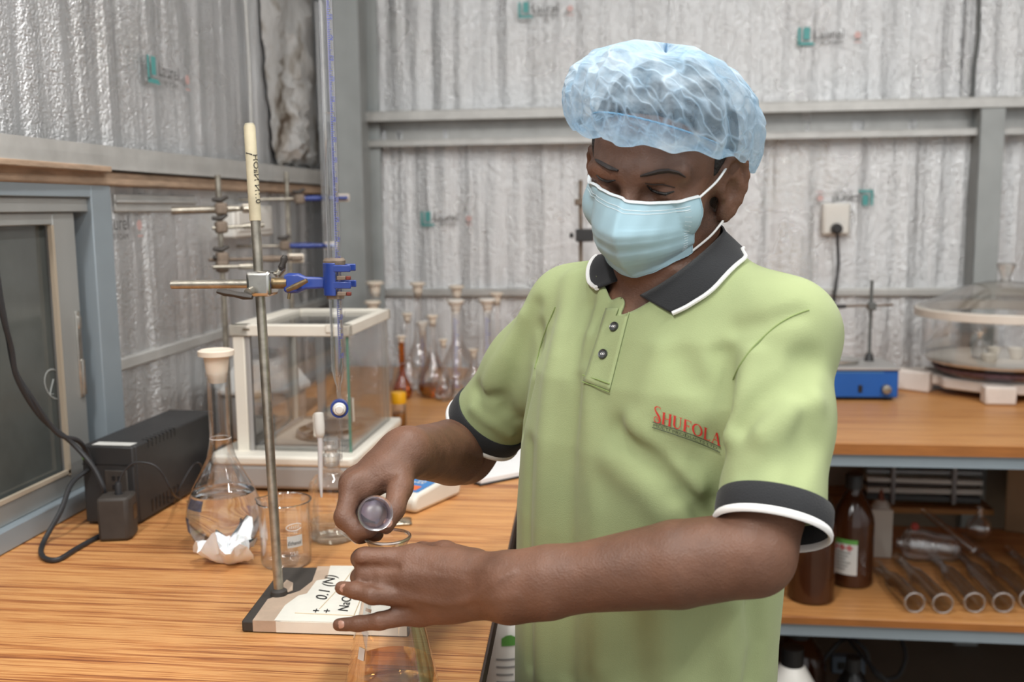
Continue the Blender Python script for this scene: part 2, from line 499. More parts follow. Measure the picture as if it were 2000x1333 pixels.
# sliding window in the left wall
XW = -1.003
def wy(px, py): return Px(px, py, XW)
yR = wy(228, 620).y; yR2 = wy(190, 620).y; yS1 = wy(170, 620).y; yS0 = wy(128, 620).y
zT = wy(190, 338).z; zT1 = wy(100, 385).z; zT2 = wy(100, 415).z; zT3 = wy(100, 440).z
zB = BZ + .001; zB1 = wy(60, 1010).z; zB2 = wy(60, 966).z
yL = .35
win = empty('window_1', (XW, (yL + yR) / 2, zB), rot=0)
tag(win, 'dark sliding window with pale blue aluminium frame in the left wall', kind='structure')
fr = MB()
fr.b2((XW - .05, yR2, zB), (XW + .004, yR, zT)).b2((XW - .05, yL, zT1), (XW + .004, yR2, zT)).b2((XW - .05, yL, zB), (XW + .004, yR2, zB1)).b2((XW - .05, yL - .04, zB), (XW + .004, yL, zT))
fr.build('window_frame', M['alu_blue'], win, world=True, bevel=.002)
MB().b2((XW - .05, yL, zT2), (XW - .004, yR2, zT1)).build('top_track', M['alu'], win, world=True, bevel=.002)
sa = MB().b2((XW - .045, yS0, zB1), (XW - .012, yS1, zT2)).b2((XW - .045, yL, zT3), (XW - .012, yS0, zT2)).b2((XW - .045, yL, zB1), (XW - .012, yS0, zB2)).b2((XW - .045, yL, zB1), (XW - .012, yL + .06, zT2))
sash = sa.build('sash', M['alu'], win, world=True, bevel=.002)
MB().b2((XW - .034, yL + .03, zB2 - .005), (XW - .026, yS0 + .005, zT3 + .005)).build('pane', M['dark_pane'], win, world=True)
MB().b2((XW - .018, yS0 - .007, zB2 - .004), (XW - .0105, yS0 + .001, zT3)).b2((XW - .018, yL + .05, zB2 - .001), (XW - .0105, yS0, zB2 + .006)).build('gasket', pbr('gasket', (176, 164, 146), .6), win, world=True)
yk = wy(176, 680).y
k = MB().b2((XW - .014, yS1 - .02, wy(176, 775).z), (XW - .009, yS1 - .006, wy(176, 605).z)).b2((XW - .01, yS1 - .017, wy(176, 770).z), (XW - .004, yS1 - .009, wy(176, 700).z)).b2((XW - .01, yS1 - .018, wy(176, 640).z), (XW - .006, yS1 - .008, wy(176, 615).z))
k.build('sash_latch', M['chrome'], win, world=True, bevel=.0012)
# finger-drawn ring and stroke on the dusty pane
ring = [Px(107 + 20 * math.cos(t) , 751 + 29 * math.sin(t + .25), XW - .0255) for t in [i * .33 for i in range(20)]]
mk = MB().tube(ring, .0016, 5, flat=.5).tube([Px(104, 741, XW - .0255), Px(100, 757, XW - .0255), Px(97, 772, XW - .0255), Px(104, 770, XW - .0255)], .0016, 5, flat=.5)
mk.build('chalk_mark', M['ink_chalk'], win, world=True)
# board lying on the window head
a = wy(0, 322); b = wy(205, 326)
bd = MB().b2((XW - .03, .5, zT + .001), (XW + .03, b.y - .02, zT + .012)).build('wooden_board', M['ledge_wood'], bevel=.002, label='thin splintered wooden board lying on top of the window frame', cat='board', origin=(XW, b.y - .4, zT + .001))
bd.rotation_euler.z = R_(.8)

# ---------------------------------------------------------------- printed marks on the lining
def put_text(mb, txt, size, fn, mi=0, shear=0):
    v, f, w = text2d(txt, size, shear)
    mb.add([fn(x, y) for x, y in v], f, mi)
    return w
def laurel(wall, fn, flip=1, parts=(1, 1, 1)):
    """fn(u,v) in metres on the wall -> world point; u along reading direction"""
    if parts[0]:
        t = MB()
        t.add([fn(*q) for q in [(0, -.022), (.012, -.022), (.012, .04), (0, .04)]], [(0, 1, 2, 3)])
        t.add([fn(*q) for q in [(0, -.03), (.07, -.03), (.058, -.018), (0, -.018)]], [(0, 1, 2, 3)])
        t.add([fn(*q) for q in [(.022, -.008), (.048, -.008), (.048, .04), (.022, .04)]], [(0, 1, 2, 3)])
        t.build('printed_mark', M['ink_teal'], wall, smooth=False, ang=10)
    t = MB()
    put_text(t, 'Laurel', .052, lambda x, y: fn(.06 + x * .95, y - .006))
    put_text(t, 'PE FOAM', .021, lambda x, y: fn(.092 + x, y - .03))
    t.build('printed_lettering', M['ink_grey'], wall, smooth=False)
    if parts[2]:
        t = MB().add([fn(.235 + .014 * math.cos(a_), .004 + .014 * math.sin(a_)) for a_ in [i * .628 for i in range(10)]], [tuple(range(10))])
        t.add([fn(.222, -.026), fn(.25, -.026), fn(.25, -.021), fn(.222, -.021)], [(0, 1, 2, 3)])
        t.build('printed_stamp', M['ink_red'], wall, smooth=False)
OFF = .030
def backfn(px, py, s=1.0, rot=0):
    o = Py(px, py, WY - OFF)
    cr, sr = math.cos(rot), math.sin(rot)
    return lambda u, v: o + Vector(((u * cr - v * sr) * s, 0, (u * sr + v * cr) * s))
def leftfn(px, py, s=1.0):
    o = Px(px, py, WX + OFF - .006)
    return lambda u, v: o + Vector((0, u * s, v * s))
laurel(wb, backfn(1012, 22, .72))
laurel(wb, backfn(1558, 74, .78))
laurel(wb, backfn(822, 430, .70))
laurel(wb, backfn(1706, 384, .70, math.pi))
laurel(wl, leftfn(288, 137, .80))
laurel(wl, leftfn(176, 447, .80), parts=(0, 1, 1))

# ---------------------------------------------------------------- tube lights under the ceiling (the room's lamps)
def tube_light(x, y, rot, label, energy, L=1.2):
    root = empty('tube_light', (x, y, CZ - .001), label, 'lamp', rot, group='ceiling tube lights')
    MB().b2((-L / 2, -.06, -.06), (L / 2, .06, 0)).build('housing', M['white_metal'], root, bevel=.006)
    em = NT('tube_glow').n
    if M['lamp'] is None:
        t = NT('lamp_tube')
        e = t.n('ShaderNodeEmission', {'Color': (1, .98, .94, 1), 'Strength': 9})
        M['lamp'] = t.surf(e.outputs[0])
    for s in (-.035, .035):
        MB().cyl((-L / 2 + .02, s, -.085), (L / 2 - .02, s, -.085), .014, n=12).build('tube', M['lamp'], root)
    for s in (-1, 1):
        MB().b2((s * (L / 2 - .01) - .012, -.055, -.105), (s * (L / 2 - .01) + .012, .055, -.06)).build('end_cap', M['white_plastic'], root, bevel=.003)
    ld = bpy.data.lights.new('tube_lamp', 'AREA'); ld.shape = 'RECTANGLE'; ld.size = L - .05; ld.size_y = .12; ld.energy = energy; ld.color = (1, .985, .955)
    lo = bpy.data.objects.new('tube_lamp', ld); COL.objects.link(lo); lo.parent = root; lo.location = (0, 0, -.106)
    return root
tube_light(-.1, 1.2, R_(90), 'twin tube ceiling light above the left bench', 30)
tube_light(.95, 1.65, R_(90), 'twin tube ceiling light above the back bench', 22)
tube_light(1.5, .1, R_(90), 'twin tube ceiling light behind the technician', 50)
tube_light(-.6, -.3, R_(90), 'twin tube ceiling light at the open end', 54)

# ================================================================ benches
bl = empty('workbench', (-.61, 1.0, 0), 'long workbench with streaky orange wood top along the left wall', 'bench')
e1 = Pz(1010, 1005, BZ); e2 = Pz(941, 1333, BZ)
sl = (e1.x - e2.x) / (e1.y - e2.y)
def ex(y): return e2.x + sl * (y - e2.y)
YF = .30; YB = 2.29
def worktop(mb, z0, z1, dx=0):
    poly = [(WX + .02, YF), (ex(YF) + dx, YF), (ex(YB) + dx, YB), (WX + .02, YB)]
    return mb.prism(poly, z0, z1)
worktop(MB(), BZ - .022, BZ, -.003).build('worktop', M['wood_bench'], bl, world=True, bevel=.0015)
MB().prism([(ex(YF) - .003, YF), (ex(YF), YF), (ex(YB), YB), (ex(YB) - .003, YB)], BZ - .024, BZ - .0005).build('edge_band', M['edge_dark'], bl, world=True, smooth=False)
MB().b2((WX + .06, YF + .03, BZ - .062), (ex(1.3) - .03, YF + .07, BZ - .0225)).b2((ex(1.3) - .075, YF + .03, BZ - .062), (ex(1.3) - .035, YB - .02, BZ - .0225)).b2((WX + .06, YF + .03, BZ - .062), (WX + .10, YB - .02, BZ - .0225)).build('top_frame', M['steel_dark'], bl, world=True, smooth=False)
for lx in (WX + .08, ex(1.3) - .055):
    for ly in (YF + .05, YB - .06):
        MB().b2((lx - .02, ly - .02, 0), (lx + .02, ly + .02, BZ - .06)).build('leg', M['steel_dark'], bl, world=True, bevel=.002)
MB().b2((WX + .06, YF + .03, .40), (-.165, YB - .02, .42)).build('lower_shelf', M['wood_back'], bl, world=True, bevel=.002)

bb = empty('workbench', (.6, 2.8, 0), 'workbench along the back wall with grey steel frame and lower shelf', 'bench')
SZ = Pz(1750, 1213, 0).z
yf = YB + .002
sh = Py(1750, 1214, yf).z
MB().b2((WX + .02, yf, BZ - .026), (RX - .05, WY - .03, BZ - .0004)).build('worktop', M['wood_back'], bb, world=True, bevel=.002)
MB().b2((ex(2.3), yf - .0015, BZ - .026), (RX - .05, yf + .001, BZ - .001)).build('edge_band', M['edge_wood'], bb, world=True, smooth=False)
fm = MB().b2((ex(2.3) + .05, yf + .01, BZ - .056), (RX - .08, yf + .045, BZ - .0265)).b2((ex(2.3) + .05, WY - .1, BZ - .056), (RX - .08, WY - .065, BZ - .0265))
fm.build('top_frame', M['alu_blue'], bb, world=True, smooth=False)
MB().b2((ex(2.3) + .05, yf + .004, sh - .018), (RX - .08, WY - .35, sh)).build('lower_shelf', M['wood_back'], bb, world=True, bevel=.002)
MB().b2((ex(2.3) + .05, yf + .003, sh - .018), (RX - .08, yf + .0045, sh - .001)).build('shelf_edge', M['edge_wood'], bb, world=True, smooth=False)
MB().b2((ex(2.3) + .05, yf + .012, sh - .05), (RX - .08, yf + .045, sh - .0185)).build('shelf_frame', M['alu_blue'], bb, world=True, smooth=False)
for lx in (ex(2.3) + .08, 1.45, RX - .12):
    for ly in (yf + .03, WY - .085):
        MB().b2((lx - .018, ly - .018, 0), (lx + .018, ly + .018, BZ - .055)).build('leg', M['alu_blue'], bb, world=True, bevel=.002)
# rough back board behind the shelf
tag(MB().b2((WX + .3, WY - .06, 0), (RX - .1, WY - .045, BZ - .06)).build('baseboard_back', M['plaster'], smooth=False), 'dull brown board closing the wall below the back bench', kind='structure')
# ================================================================ glassware builders (local z = 0 at the base)
def round_frame_pts(n, r, z=0): return [(r * math.cos(6.2832 * i / n), r * math.sin(6.2832 * i / n), z) for i in range(n)]

def wall_profile(prof, t):
    """outer profile + inner wall t thinner -> closed double wall"""
    inner = [(max(r - t, 0.0005), z + (t if i == 0 else 0)) for i, (r, z) in enumerate(prof)]
    return [(0, prof[0][1])] + prof + inner[::-1] + [(0, inner[0][1])]

def vol_flask(loc, H, rb, rn, label, stopper=True, glass='glass_back', group=None, fill=0, n=28, plug='stopper', cap_r=None, thick=False, cat='flask'):
    """volumetric flask: pear bulb, long neck, push-in stopper"""
    root = empty('volumetric_flask', loc, label, cat, group=group)
    hb = rb * 1.9
    prof = [(rb * .55, 0), (rb * .78, rb * .10), (rb * .95, rb * .45), (rb, rb * .85), (rb * .95, rb * 1.2), (rb * .78, rb * 1.62), (rb * .55, rb * 2.05), (rb * .38, rb * 2.4), (rn * 1.1, rb * 2.75), (rn, rb * 2.95), (rn, H * .965), (rn * 1.12, H * .97), (rn * 1.12, H)]
    MB().lathe((wall_profile(prof, .0016) if thick else [(0, 0)] + prof), n).build('vessel', M[glass], root, ang=50)
    MB().lathe([(rn * 1.01, H * .62), (rn * 1.03, H * .622), (rn * 1.01, H * .624)], n).build('calibration_ring', M['ink_white'], root)
    if stopper:
        cr = cap_r or rn * 1.75
        hs = rn * 1.5
        st = MB().lathe([(0, H - rn), (rn * .82, H - rn), (rn * 1.0, H), (rn * 1.2, H + hs), (cr, H + hs + .002), (cr, H + hs + cr * .34), (cr * .86, H + hs + cr * .4), (cr * .5, H + hs + cr * .3), (0, H + hs + cr * .3)], n)
        st.build('plug', M[plug], root)
    return root, prof

def inner_fill(prof, level, gap=.0018):
    """solid liquid body inside a lathe profile up to z = level"""
    out = [(0, prof[0][1] + gap)]
    last = None
    for (r, z) in prof:
        z = z + (gap if z == prof[0][1] else 0)
        if z > level: break
        out.append((max(r - gap, .001), z)); last = (r, z)
    nxt = [p for p in prof if p[1] > level]
    if nxt and last:
        r2, z2 = nxt[0]; w = (level - last[1]) / (z2 - last[1])
        rr = last[0] + (r2 - last[0]) * w - gap
        out.append((rr, level)); out.append((rr * .93, level - .0012))
    out.append((0, level - .0014))
    return out

# ---------------------------------------------------------------- big volumetric flask on the left bench
fp = Pz(441, 1062, BZ)
root, prof = vol_flask(fp, .285, .0605, .0168, 'tall clear volumetric flask half full of water beside the black power unit', glass='glass', n=48, cap_r=.0285)
MB().lathe(inner_fill(prof, .088), 48).build('water', M['water'], root)
# faint blue pen marks wrapped on the bulb, facing left
bm_ = MB()
def bulb_pt(a, z, off=.0006):
    for (r0, z0), (r1, z1) in zip(prof[:-1], prof[1:]):
        if z0 <= z <= z1:
            r = r0 + (r1 - r0) * (z - z0) / (z1 - z0) + off
            return Vector((r * math.cos(a), r * math.sin(a), z))
for za, zb, a0, a1 in [(.070, .086, 3.9, 4.5), (.030, .055, 3.75, 4.0)]:
    q = [[bulb_pt(a0 + (a1 - a0) * i / 6, za + (zb - za) * j / 4, .0009) for i in range(7)] for j in range(5)]
    bm_.add([p for r in q for p in r], [(j * 7 + i, j * 7 + i + 1, j * 7 + i + 8, j * 7 + i + 7) for j in range(4) for i in range(6)])
bm_.build('pen_mark', thin_glass('pen_blue', (.25, .36, .75), .2, .8, .3), root)
# crumpled tissue in front of it
tp_ = Pz(447, 1098, BZ)
def tissue(loc, r, h, seed, label):
    rr = random.Random(seed); mb = MB(); n = 40; rows = 9; vs_ = []
    ph = [rr.uniform(0, 6.28) for _ in range(5)]
    for j in range(rows):
        t = j / (rows - 1)
        for i in range(n):
            a = 6.2832 * i / n
            rad = r * (.28 + .85 * t) * (1 + .16 * math.sin(3 * a + ph[0]) + (.16 * t) * math.sin(7 * a + ph[1]) + .05 * rr.uniform(-1, 1) * t)
            z = h * (t ** 1.5) * (.72 + .3 * math.sin(2 * a + ph[2]) + .28 * t * math.sin(6 * a + ph[3])) + rr.uniform(-.002, .002) * t
            vs_.append(Vector((rad * math.cos(a), rad * math.sin(a), max(.0006, z))))
    top = []
    for j in range(1, 5):
        t = 1 - j / 5
        for i in range(n):
            a = 6.2832 * i / n
            rad = r * t * (1 + .2 * math.sin(4 * a + ph[4] + j))
            z = h * (.62 + .25 * math.sin(5 * a + j * 1.9) * t + rr.uniform(-.08, .08))
            vs_.append(Vector((rad * math.cos(a), rad * math.sin(a), z)))
    vs_.append(Vector((0, 0, h * .7))); vs_.append(Vector((0, 0, .0005)))
    R = rows + 4
    fs = [(j * n + i, j * n + (i + 1) % n, (j + 1) * n + (i + 1) % n, (j + 1) * n + i) for j in range(R - 1) for i in range(n)]
    fs += [((R - 1) * n + i, (R - 1) * n + (i + 1) % n, R * n) for i in range(n)] + [(i, R * n + 1, (i + 1) % n) for i in range(n)]
    o = mb.add(vs_, fs).build('crumpled_tissue', M['tissue'], ang=22, label=label, cat='tissue')
    o.location = loc
    return o
tissue(tp_, .040, .045, 5, 'crumpled white tissue on the bench before the big flask')

# ---------------------------------------------------------------- beaker with a handwritten label
bp = Pz(560, 1100, BZ)
bk = empty('beaker', bp, 'clear glass beaker with a handwritten white label beside the stand rod', 'beaker')
n = 48; rb, hb = .0385, .100
mb = MB(); vs_ = []; zs = [0, .002, .006, .03, .06, .09, .097, .100]
def brad(z, a, off=0):
    r = rb - (.004 * (1 - z / .006) ** 2 if z < .006 else 0) - off
    t = max(0, (z - .085) / .015)
    r += .0022 * t * t
    d = abs((a - 3.05 + math.pi) % (2 * math.pi) - math.pi)
    r += .009 * t * t * max(0, 1 - d / .32) ** 1.5
    return r
prof_o = [(z, 0) for z in zs] + [(z, .0016) for z in zs[::-1] if z > .0015]
for z, o in prof_o:
    for i in range(n):
        a = 6.2832 * i / n
        r = brad(z, a, o); vs_.append((r * math.cos(a), r * math.sin(a), z))
K = len(prof_o); c0 = len(vs_); vs_ += [(0, 0, 0), (0, 0, .002)]
fs = [(j * n + i, j * n + (i + 1) % n, (j + 1) * n + (i + 1) % n, (j + 1) * n + i) for j in range(K - 1) for i in range(n)]
fs += [(i, c0, (i + 1) % n) for i in range(n)] + [((K - 1) * n + i, (K - 1) * n + (i + 1) % n, c0 + 1) for i in range(n)]
mb.add(vs_, fs).build('vessel', M['glass'], bk, ang=60)
MB().tube([Vector((brad(.1, 6.2832 * i / 48) * math.cos(6.2832 * i / 48), brad(.1, 6.2832 * i / 48) * math.sin(6.2832 * i / 48), .1)) for i in range(49)], .0011, 6).build('rim', thin_glass('rim_glass', (.9, .92, .92), .03, .45, .9, .2), bk)
ac = math.atan2(-bp.y, -bp.x)     # direction towards the photographer
def on_beaker(u, v, off=.0004): # u to the right as seen, v up
    a = ac + u / rb
    return Vector(((rb + off) * math.cos(a), (rb + off) * math.sin(a), v))
q = [[on_beaker(.002 + .024 * i / 6, .036 + .018 * j, .0004) for i in range(7)] for j in (0, 1)]
MB().add(q[0] + q[1], [(i, i + 1, i + 8, i + 7) for i in range(6)]).build('label', M['paper_label'], bk, label='white handwritten paper label')
t = MB(); put_text(t, 'Ethanol', .0088, lambda x, y: on_beaker(.0025 + x * .78, .040 + y, .0009), shear=.2); t.build('lettering', M['ink'], bk)
t = MB().tube([on_beaker(.0135 + .0125 * math.cos(a), .0675 + .0055 * math.sin(a), .0008) for a in [i * .35 + .5 for i in range(16)]], .0006, 5)

for q in range(6): t.tube([on_beaker(.0065 + .0028 * q, .0655, .0008), on_beaker(.0065 + .0028 * q, .0690 + .001 * (q % 2), .0008)], .0005, 4)
put_text(t, '250', .008, lambda x, y: on_beaker(.006 + x, .024 + y, .0008)); put_text(t, 'ml', .006, lambda x, y: on_beaker(.012 + x, .0575 + y, .0008))
t.build('printed_logo', M['ink_white'], bk)

# ---------------------------------------------------------------- stoppered reagent bottle and dropper
rp = Pz(652, 1052, BZ)
rbt = empty('reagent_bottle', rp, 'clear glass reagent bottle with ground stopper standing before the balance', 'bottle')
prof = [(.032, 0), (.0375, .004), (.0385, .012), (.0385, .085), (.036, .097), (.028, .107), (.017, .113), (.0145, .117), (.0145, .134), (.019, .136), (.019, .141)]
MB().lathe([(0, .001)] + prof, 40).build('vessel', M['glass'], rbt, ang=50)
MB().lathe([(0, .125), (.0135, .125), (.015, .142), (.010, .146), (.010, .15), (.0165, .154), (.0165, .168), (.012, .171), (0, .171)], 24).build('stopper', M['frost'], rbt)
MB().lathe(inner_fill(prof, .032), 40).build('residue', thin_glass('residue', (.93, .93, .9), .02, .8, .5, .04), rbt)
d0 = P(622, 806, 1.60); d1 = P(625, 850, 1.595); d2 = P(626, 935, 1.59); d3 = P(628, 972, 1.588)
dp = empty('dropper', d3, 'white plastic dropper pipette propped on the clear reagent bottle', 'dropper')
MB().tube(spline([d0, d0.lerp(d1, .1), d0.lerp(d1, .5), d1, d1.lerp(d2, .06)], 4), [.004, .0055, .0075, .0078, .008, .008, .0082, .0082, .0084, .0084, .008, .0078, .007, .006, .005, .0045, .0042], 12).build('bulb', M['white_plastic'], dp, world=True)
MB().tube([d1, d2, d3], [.0042, .0036, .0016], 10).build('stem', pbr('stem_plastic', (226, 222, 222), .4, sub=.2), dp, world=True)

# ---------------------------------------------------------------- retort stand with base plate
st_c = [Pz(472, 1236, BZ), Pz(552, 1128, BZ), Pz(800, 1128, BZ), Pz(800, 1246, BZ)]
rod0 = Pz(545, 1160, BZ + .018); rod1 = P(487, 243, 1.335)
sd = empty('retort_stand', (st_c[0] + st_c[2]) / 2, 'retort stand with leaning metal rod and taped base plate on the left bench', 'stand')
th = .016
A, B_, C_, D_ = st_c
up = Vector((0, 0, 1))
mb = MB().add([A, B_, C_, D_] + [p + up * th for p in st_c], [(0, 1, 2, 3), (4, 5, 6, 7), (0, 1, 5, 4), (1, 2, 6, 5), (2, 3, 7, 6), (3, 0, 4, 7)])
mb.build('base_plate', M['dusty_black'], sd, world=True, bevel=.003)
def bpt(u, v, z=0):   # u from front-left to front-right, v to the back
    a = A.lerp(D_, u); b = B_.lerp(C_, u)
    return a.lerp(b, v) + up * (th + z)
def patch(poly, z, th_=.0006):
    m = MB(); t = [bpt(u, v, z + th_) for u, v in poly]; n = len(poly)
    return m.add(t + [bpt(u, v, z - .0002) for u, v in poly], [tuple(range(n))] + [(i, (i + 1) % n, n + (i + 1) % n, n + i) for i in range(n)])
def front_strip(u0, u1, z):
    a = A.lerp(D_, u0); b = A.lerp(D_, u1); o = (A - B_).normalized() * (.0005 + z)
    return MB().add([a + o + up * .002, b + o + up * .002, b + o + up * (th + .0007), a + o + up * (th + .0007), a + up * .002, b + up * .002, b + up * (th + .0007), a + up * (th + .0007)], [(0, 1, 2, 3), (0, 3, 7, 4), (1, 2, 6, 5), (3, 2, 6, 7), (0, 1, 5, 4)])
patch([(.07, .0), (.07, .36), (.12, .42), (.2, .46), (.25, .52), (.3, .7), (.28, 1), (.62, 1), (.6, 0)], .0003).build('tape', M['tape_brown'], sd, world=True, smooth=False)
patch([(.09, .5), (.11, .72), (.17, .66), (.2, .52), (.14, .44)], .0007).build('tape', M['tape_brown'], sd, world=True, smooth=False)
patch([(.2, .0), (.21, .25), (.26, .42), (.31, .46), (.33, .7), (.4, .74), (.38, 1), (.985, .99), (.985, 0)], .0012).build('tape', M['tape_white'], sd, world=True, smooth=False)
front_strip(.07, .24, 0).build('tape', M['tape_brown'], sd, world=True, smooth=False)
front_strip(.21, .985, .0006).build('tape', M['tape_white'], sd, world=True, smooth=False)
t = MB()
def hand(u0, v0, su, sv, z=.0026):   # text running towards the back of the plate
    return lambda x, y: bpt(u0 - y * su, v0 + x * sv, z)
put_text(t, '0.1 (N)', .034, hand(.46, .34, 3.4, 4.6), shear=.25)
put_text(t, 'NaOH', .026, hand(.62, .16, 3.6, 4.8), shear=.15)
put_text(t, '+ +', .028, lambda x, y: bpt(.40 + x * 2.8, .12 + y * 4.5, .0026))
t.build('handwriting', M['ink'], sd, world=True)
t = MB()
for a, b in [((.44, .2), (.58, .98)), ((.66, .02), (.7, .98)), ((.3, .12), (.66, .1))]:
    t.tube([bpt(a[0], a[1], .0022), bpt((a[0] + b[0]) / 2 + .01, (a[1] + b[1]) / 2, .0022), bpt(b[0], b[1], .0022)], .0006, 4)
t.build('tape_crease', pbr('crease', (206, 184, 150), .6), sd, world=True)
MB().cyl(rod0 - (rod1 - rod0).normalized() * .012, rod1, .0066, n=24).build('rod', M['chrome_worn'], sd, world=True)
MB().lathe([(0, 0), (.012, 0), (.011, .006), (.0068, .009), (0, .009)], 20, rod0 - up * .0015).build('rod_nut', M['dusty_black'], sd, world=True)
ax = (rod0 - rod1).normalized()
Lr = (rod1 - rod0).length
tl = Lr * (428 - 243) / (1160 - 243)
Rt = dirframe(-ax)
MB().lathe([(0, .001), (.0060, .001), (.0078, -.004), (.0079, -tl), (.0066, -tl), (0, -tl)][::-1], 24, rod1, Rt).build('rod_tape', M['tape_cream'], sd, world=True)
vdir = (CAM_LOC - rod1); vdir = (vdir - ax * vdir.dot(ax)).normalized(); side = ax.cross(vdir).normalized()
if side.dot(CAM_ROT @ Vector((1, 0, 0))) < 0: side = -side
def on_rod(s, w):     # s along the rod downwards, w to the right
    a = w / .0079 + .62
    return rod1 + ax * s + (vdir * math.cos(a) + side * math.sin(a)) * .0086
t = MB(); put_text(t, '0.1N NaOH', .0132, lambda x, y: on_rod(tl - .022 - x * 1.0, y * .85 - .003), shear=.1); t.build('handwriting', M['ink'], sd, world=True)
MB().tube([on_rod(tl * .3, -.012), on_rod(tl * .32, -.004)], .0008, 5).build('pen_tick', M['ink'], sd, world=True)

# ---------------------------------------------------------------- burette clamp on the stand
def at_rod(py): return rod1.lerp(rod0, (py - 243) / (1160 - 243))
bc = at_rod(548)
buc = P(654, 545, (Vector(bc) - CAM_LOC).dot(CAM_ROT @ Vector((0, 0, -1))) - .012)     # burette axis at clamp height
cl = empty('burette_clamp', bc, 'blue two-prong burette clamp with boss head fixed to the leaning rod', 'clamp')
X = (buc - bc); X.z = 0; X.normalize(); Yd = up.cross(X)
Rc = Matrix((X, Yd, up)).transposed()
def cw(x, y, z): return bc + Rc @ Vector((x, y, z))
Yt = -1 if Yd.dot(CAM_LOC - bc) < 0 else 1      # sign of the side facing the photographer
MB().cyl(cw(-.118, Yt * .012, -.001), cw(.02, Yt * .012, .0), .0060, n=16).build('clamp_rod', M['chrome_worn'], cl, world=True)
bs = MB().box(cw(.006, Yt * .005, 0), (.034, .036, .034), Rc)
bs.build('boss_head', M['chrome'], cl, world=True, bevel=.005)
MB().cyl(cw(-.003, Yt * .02, -.008), cw(-.003, Yt * .036, -.01), .0055, n=14).build('screw', M['chrome_worn'], cl, world=True)
def wing(c, d, L, m, name='thumb_screw'):
    c = Vector(c); d = Vector(d).normalized()
    pts = [c - d * L, c - d * L * .55, c, c + d * L * .55, c + d * L]
    MB().tube(pts, [.004, .0072, .0055, .0072, .004], 10, flat=.7).build(name, m, cl, world=True)
wing(cw(-.020, Yt * .038, -.012), Rc @ Vector((1, 0, -.18)), .024, M['dusty_black'])
MB().cyl(cw(.022, -Yt * .01, .01), cw(.03, -Yt * .012, .02), .005, n=12).build('screw', M['chrome_worn'], cl, world=True)
wing(cw(.030, -Yt * .012, .026), Rc @ Vector((.25, .2, 1)), .011, M['dusty_black'])
MB().cyl(cw(.022, Yt * .006, 0), cw(.040, Yt * .004, 0), .0075, n=16).build('swivel', M['brass_worn'], cl, world=True)
D = (buc - bc).length
arm = MB()
secs = [(.036, .008, .011), (.043, .0095, .0135), (.056, .0095, .013), (.066, .006, .0085), (D - .013, .0055, .0075)]
vs_ = []; 
for (x, hy, hz) in secs:
    yc = Yt * .004 * (1 - x / D)
    vs_ += [cw(x, yc - hy, -hz), cw(x, yc + hy, -hz), cw(x, yc + hy * .6, hz), cw(x, yc - hy * .6, hz)]
fs = [(i * 4 + k, i * 4 + (k + 1) % 4, i * 4 + 4 + (k + 1) % 4, i * 4 + 4 + k) for i in range(len(secs) - 1) for k in range(4)] + [(0, 1, 2, 3), (16, 17, 18, 19)]
arm.add(vs_, fs).build('arm', M['clamp_blue'], cl, world=True, bevel=.003)
MB().cyl(cw(.058, Yt * .010, -.002), cw(.058, Yt * .02, -.003), .0035, n=10).build('screw', M['brass_worn'], cl, world=True)
MB().tube([cw(.046, Yt * .023, -.008), cw(.058, Yt * .0235, -.003), cw(.074, Yt * .023, .005)], [.003, .0042, .003], 10).build('thumb_screw', M['brass_worn'], cl, world=True)
MB().cyl(cw(.048, Yt * .02, -.012), cw(.047, Yt * .021, -.02), .0022, n=8).build('screw', M['brass_worn'], cl, world=True)
# jaws: C-shaped holder around the burette with two prongs
jw = MB()
for z0, z1 in [(-.022, .022)]:
    ri, ro = .0125, .0155; vs_ = []; na = 15
    aa = [R_(70) + R_(220) * i / (na - 1) for i in range(na)]
    for r in (ri, ro):
        for z in (z0, z1):
            vs_ += [buc + Rc @ Vector((r * math.cos(a), r * math.sin(a), z)) for a in aa]
    fs = []
    for i in range(na - 1):
        fs += [(i, i + 1, na + i + 1, na + i), (2 * na + i, 2 * na + i + 1, 3 * na + i + 1, 3 * na + i), (i, i + 1, 2 * na + i + 1, 2 * na + i), (na + i, na + i + 1, 3 * na + i + 1, 3 * na + i)]
    fs += [(0, na, 3 * na, 2 * na), (na - 1, 2 * na - 1, 4 * na - 1, 3 * na - 1)]
    jw.add(vs_, fs)
jw.build('jaw', M['clamp_blue'], cl, world=True, bevel=.001)
for s in (-1, 1):
    for z in (.0145, -.0075):
        MB().box(buc + Rc @ Vector((.0115, s * .0135, z)), (.028, .0035, .0095), Rc).build('prong', M['clamp_blue'], cl, world=True, bevel=.0012)
for z in (.002, -.019):
    MB().box(buc + Rc @ Vector((.013, Yt * .0135, z)), (.012, .005, .0055), Rc).build('grip_pad', M['rust'], cl, world=True, bevel=.001)
    MB().box(buc + Rc @ Vector((.0225, Yt * .0135, z)), (.006, .006, .005), Rc).build('screw_end', pbr('redbrown', (110, 44, 34), .5), cl, world=True, bevel=.001)
MB().lathe([(.0093, .018), (.0145, .019), (.0150, .0245), (.0125, .028), (.0095, .0265)], 24, buc).build('paper_packing', M['rust'], cl, world=True)
MB().lathe([(.0093, -.020), (.0122, -.0215), (.0118, -.0265), (.0095, -.0255)], 24, buc).build('paper_packing', M['rust'], cl, world=True)

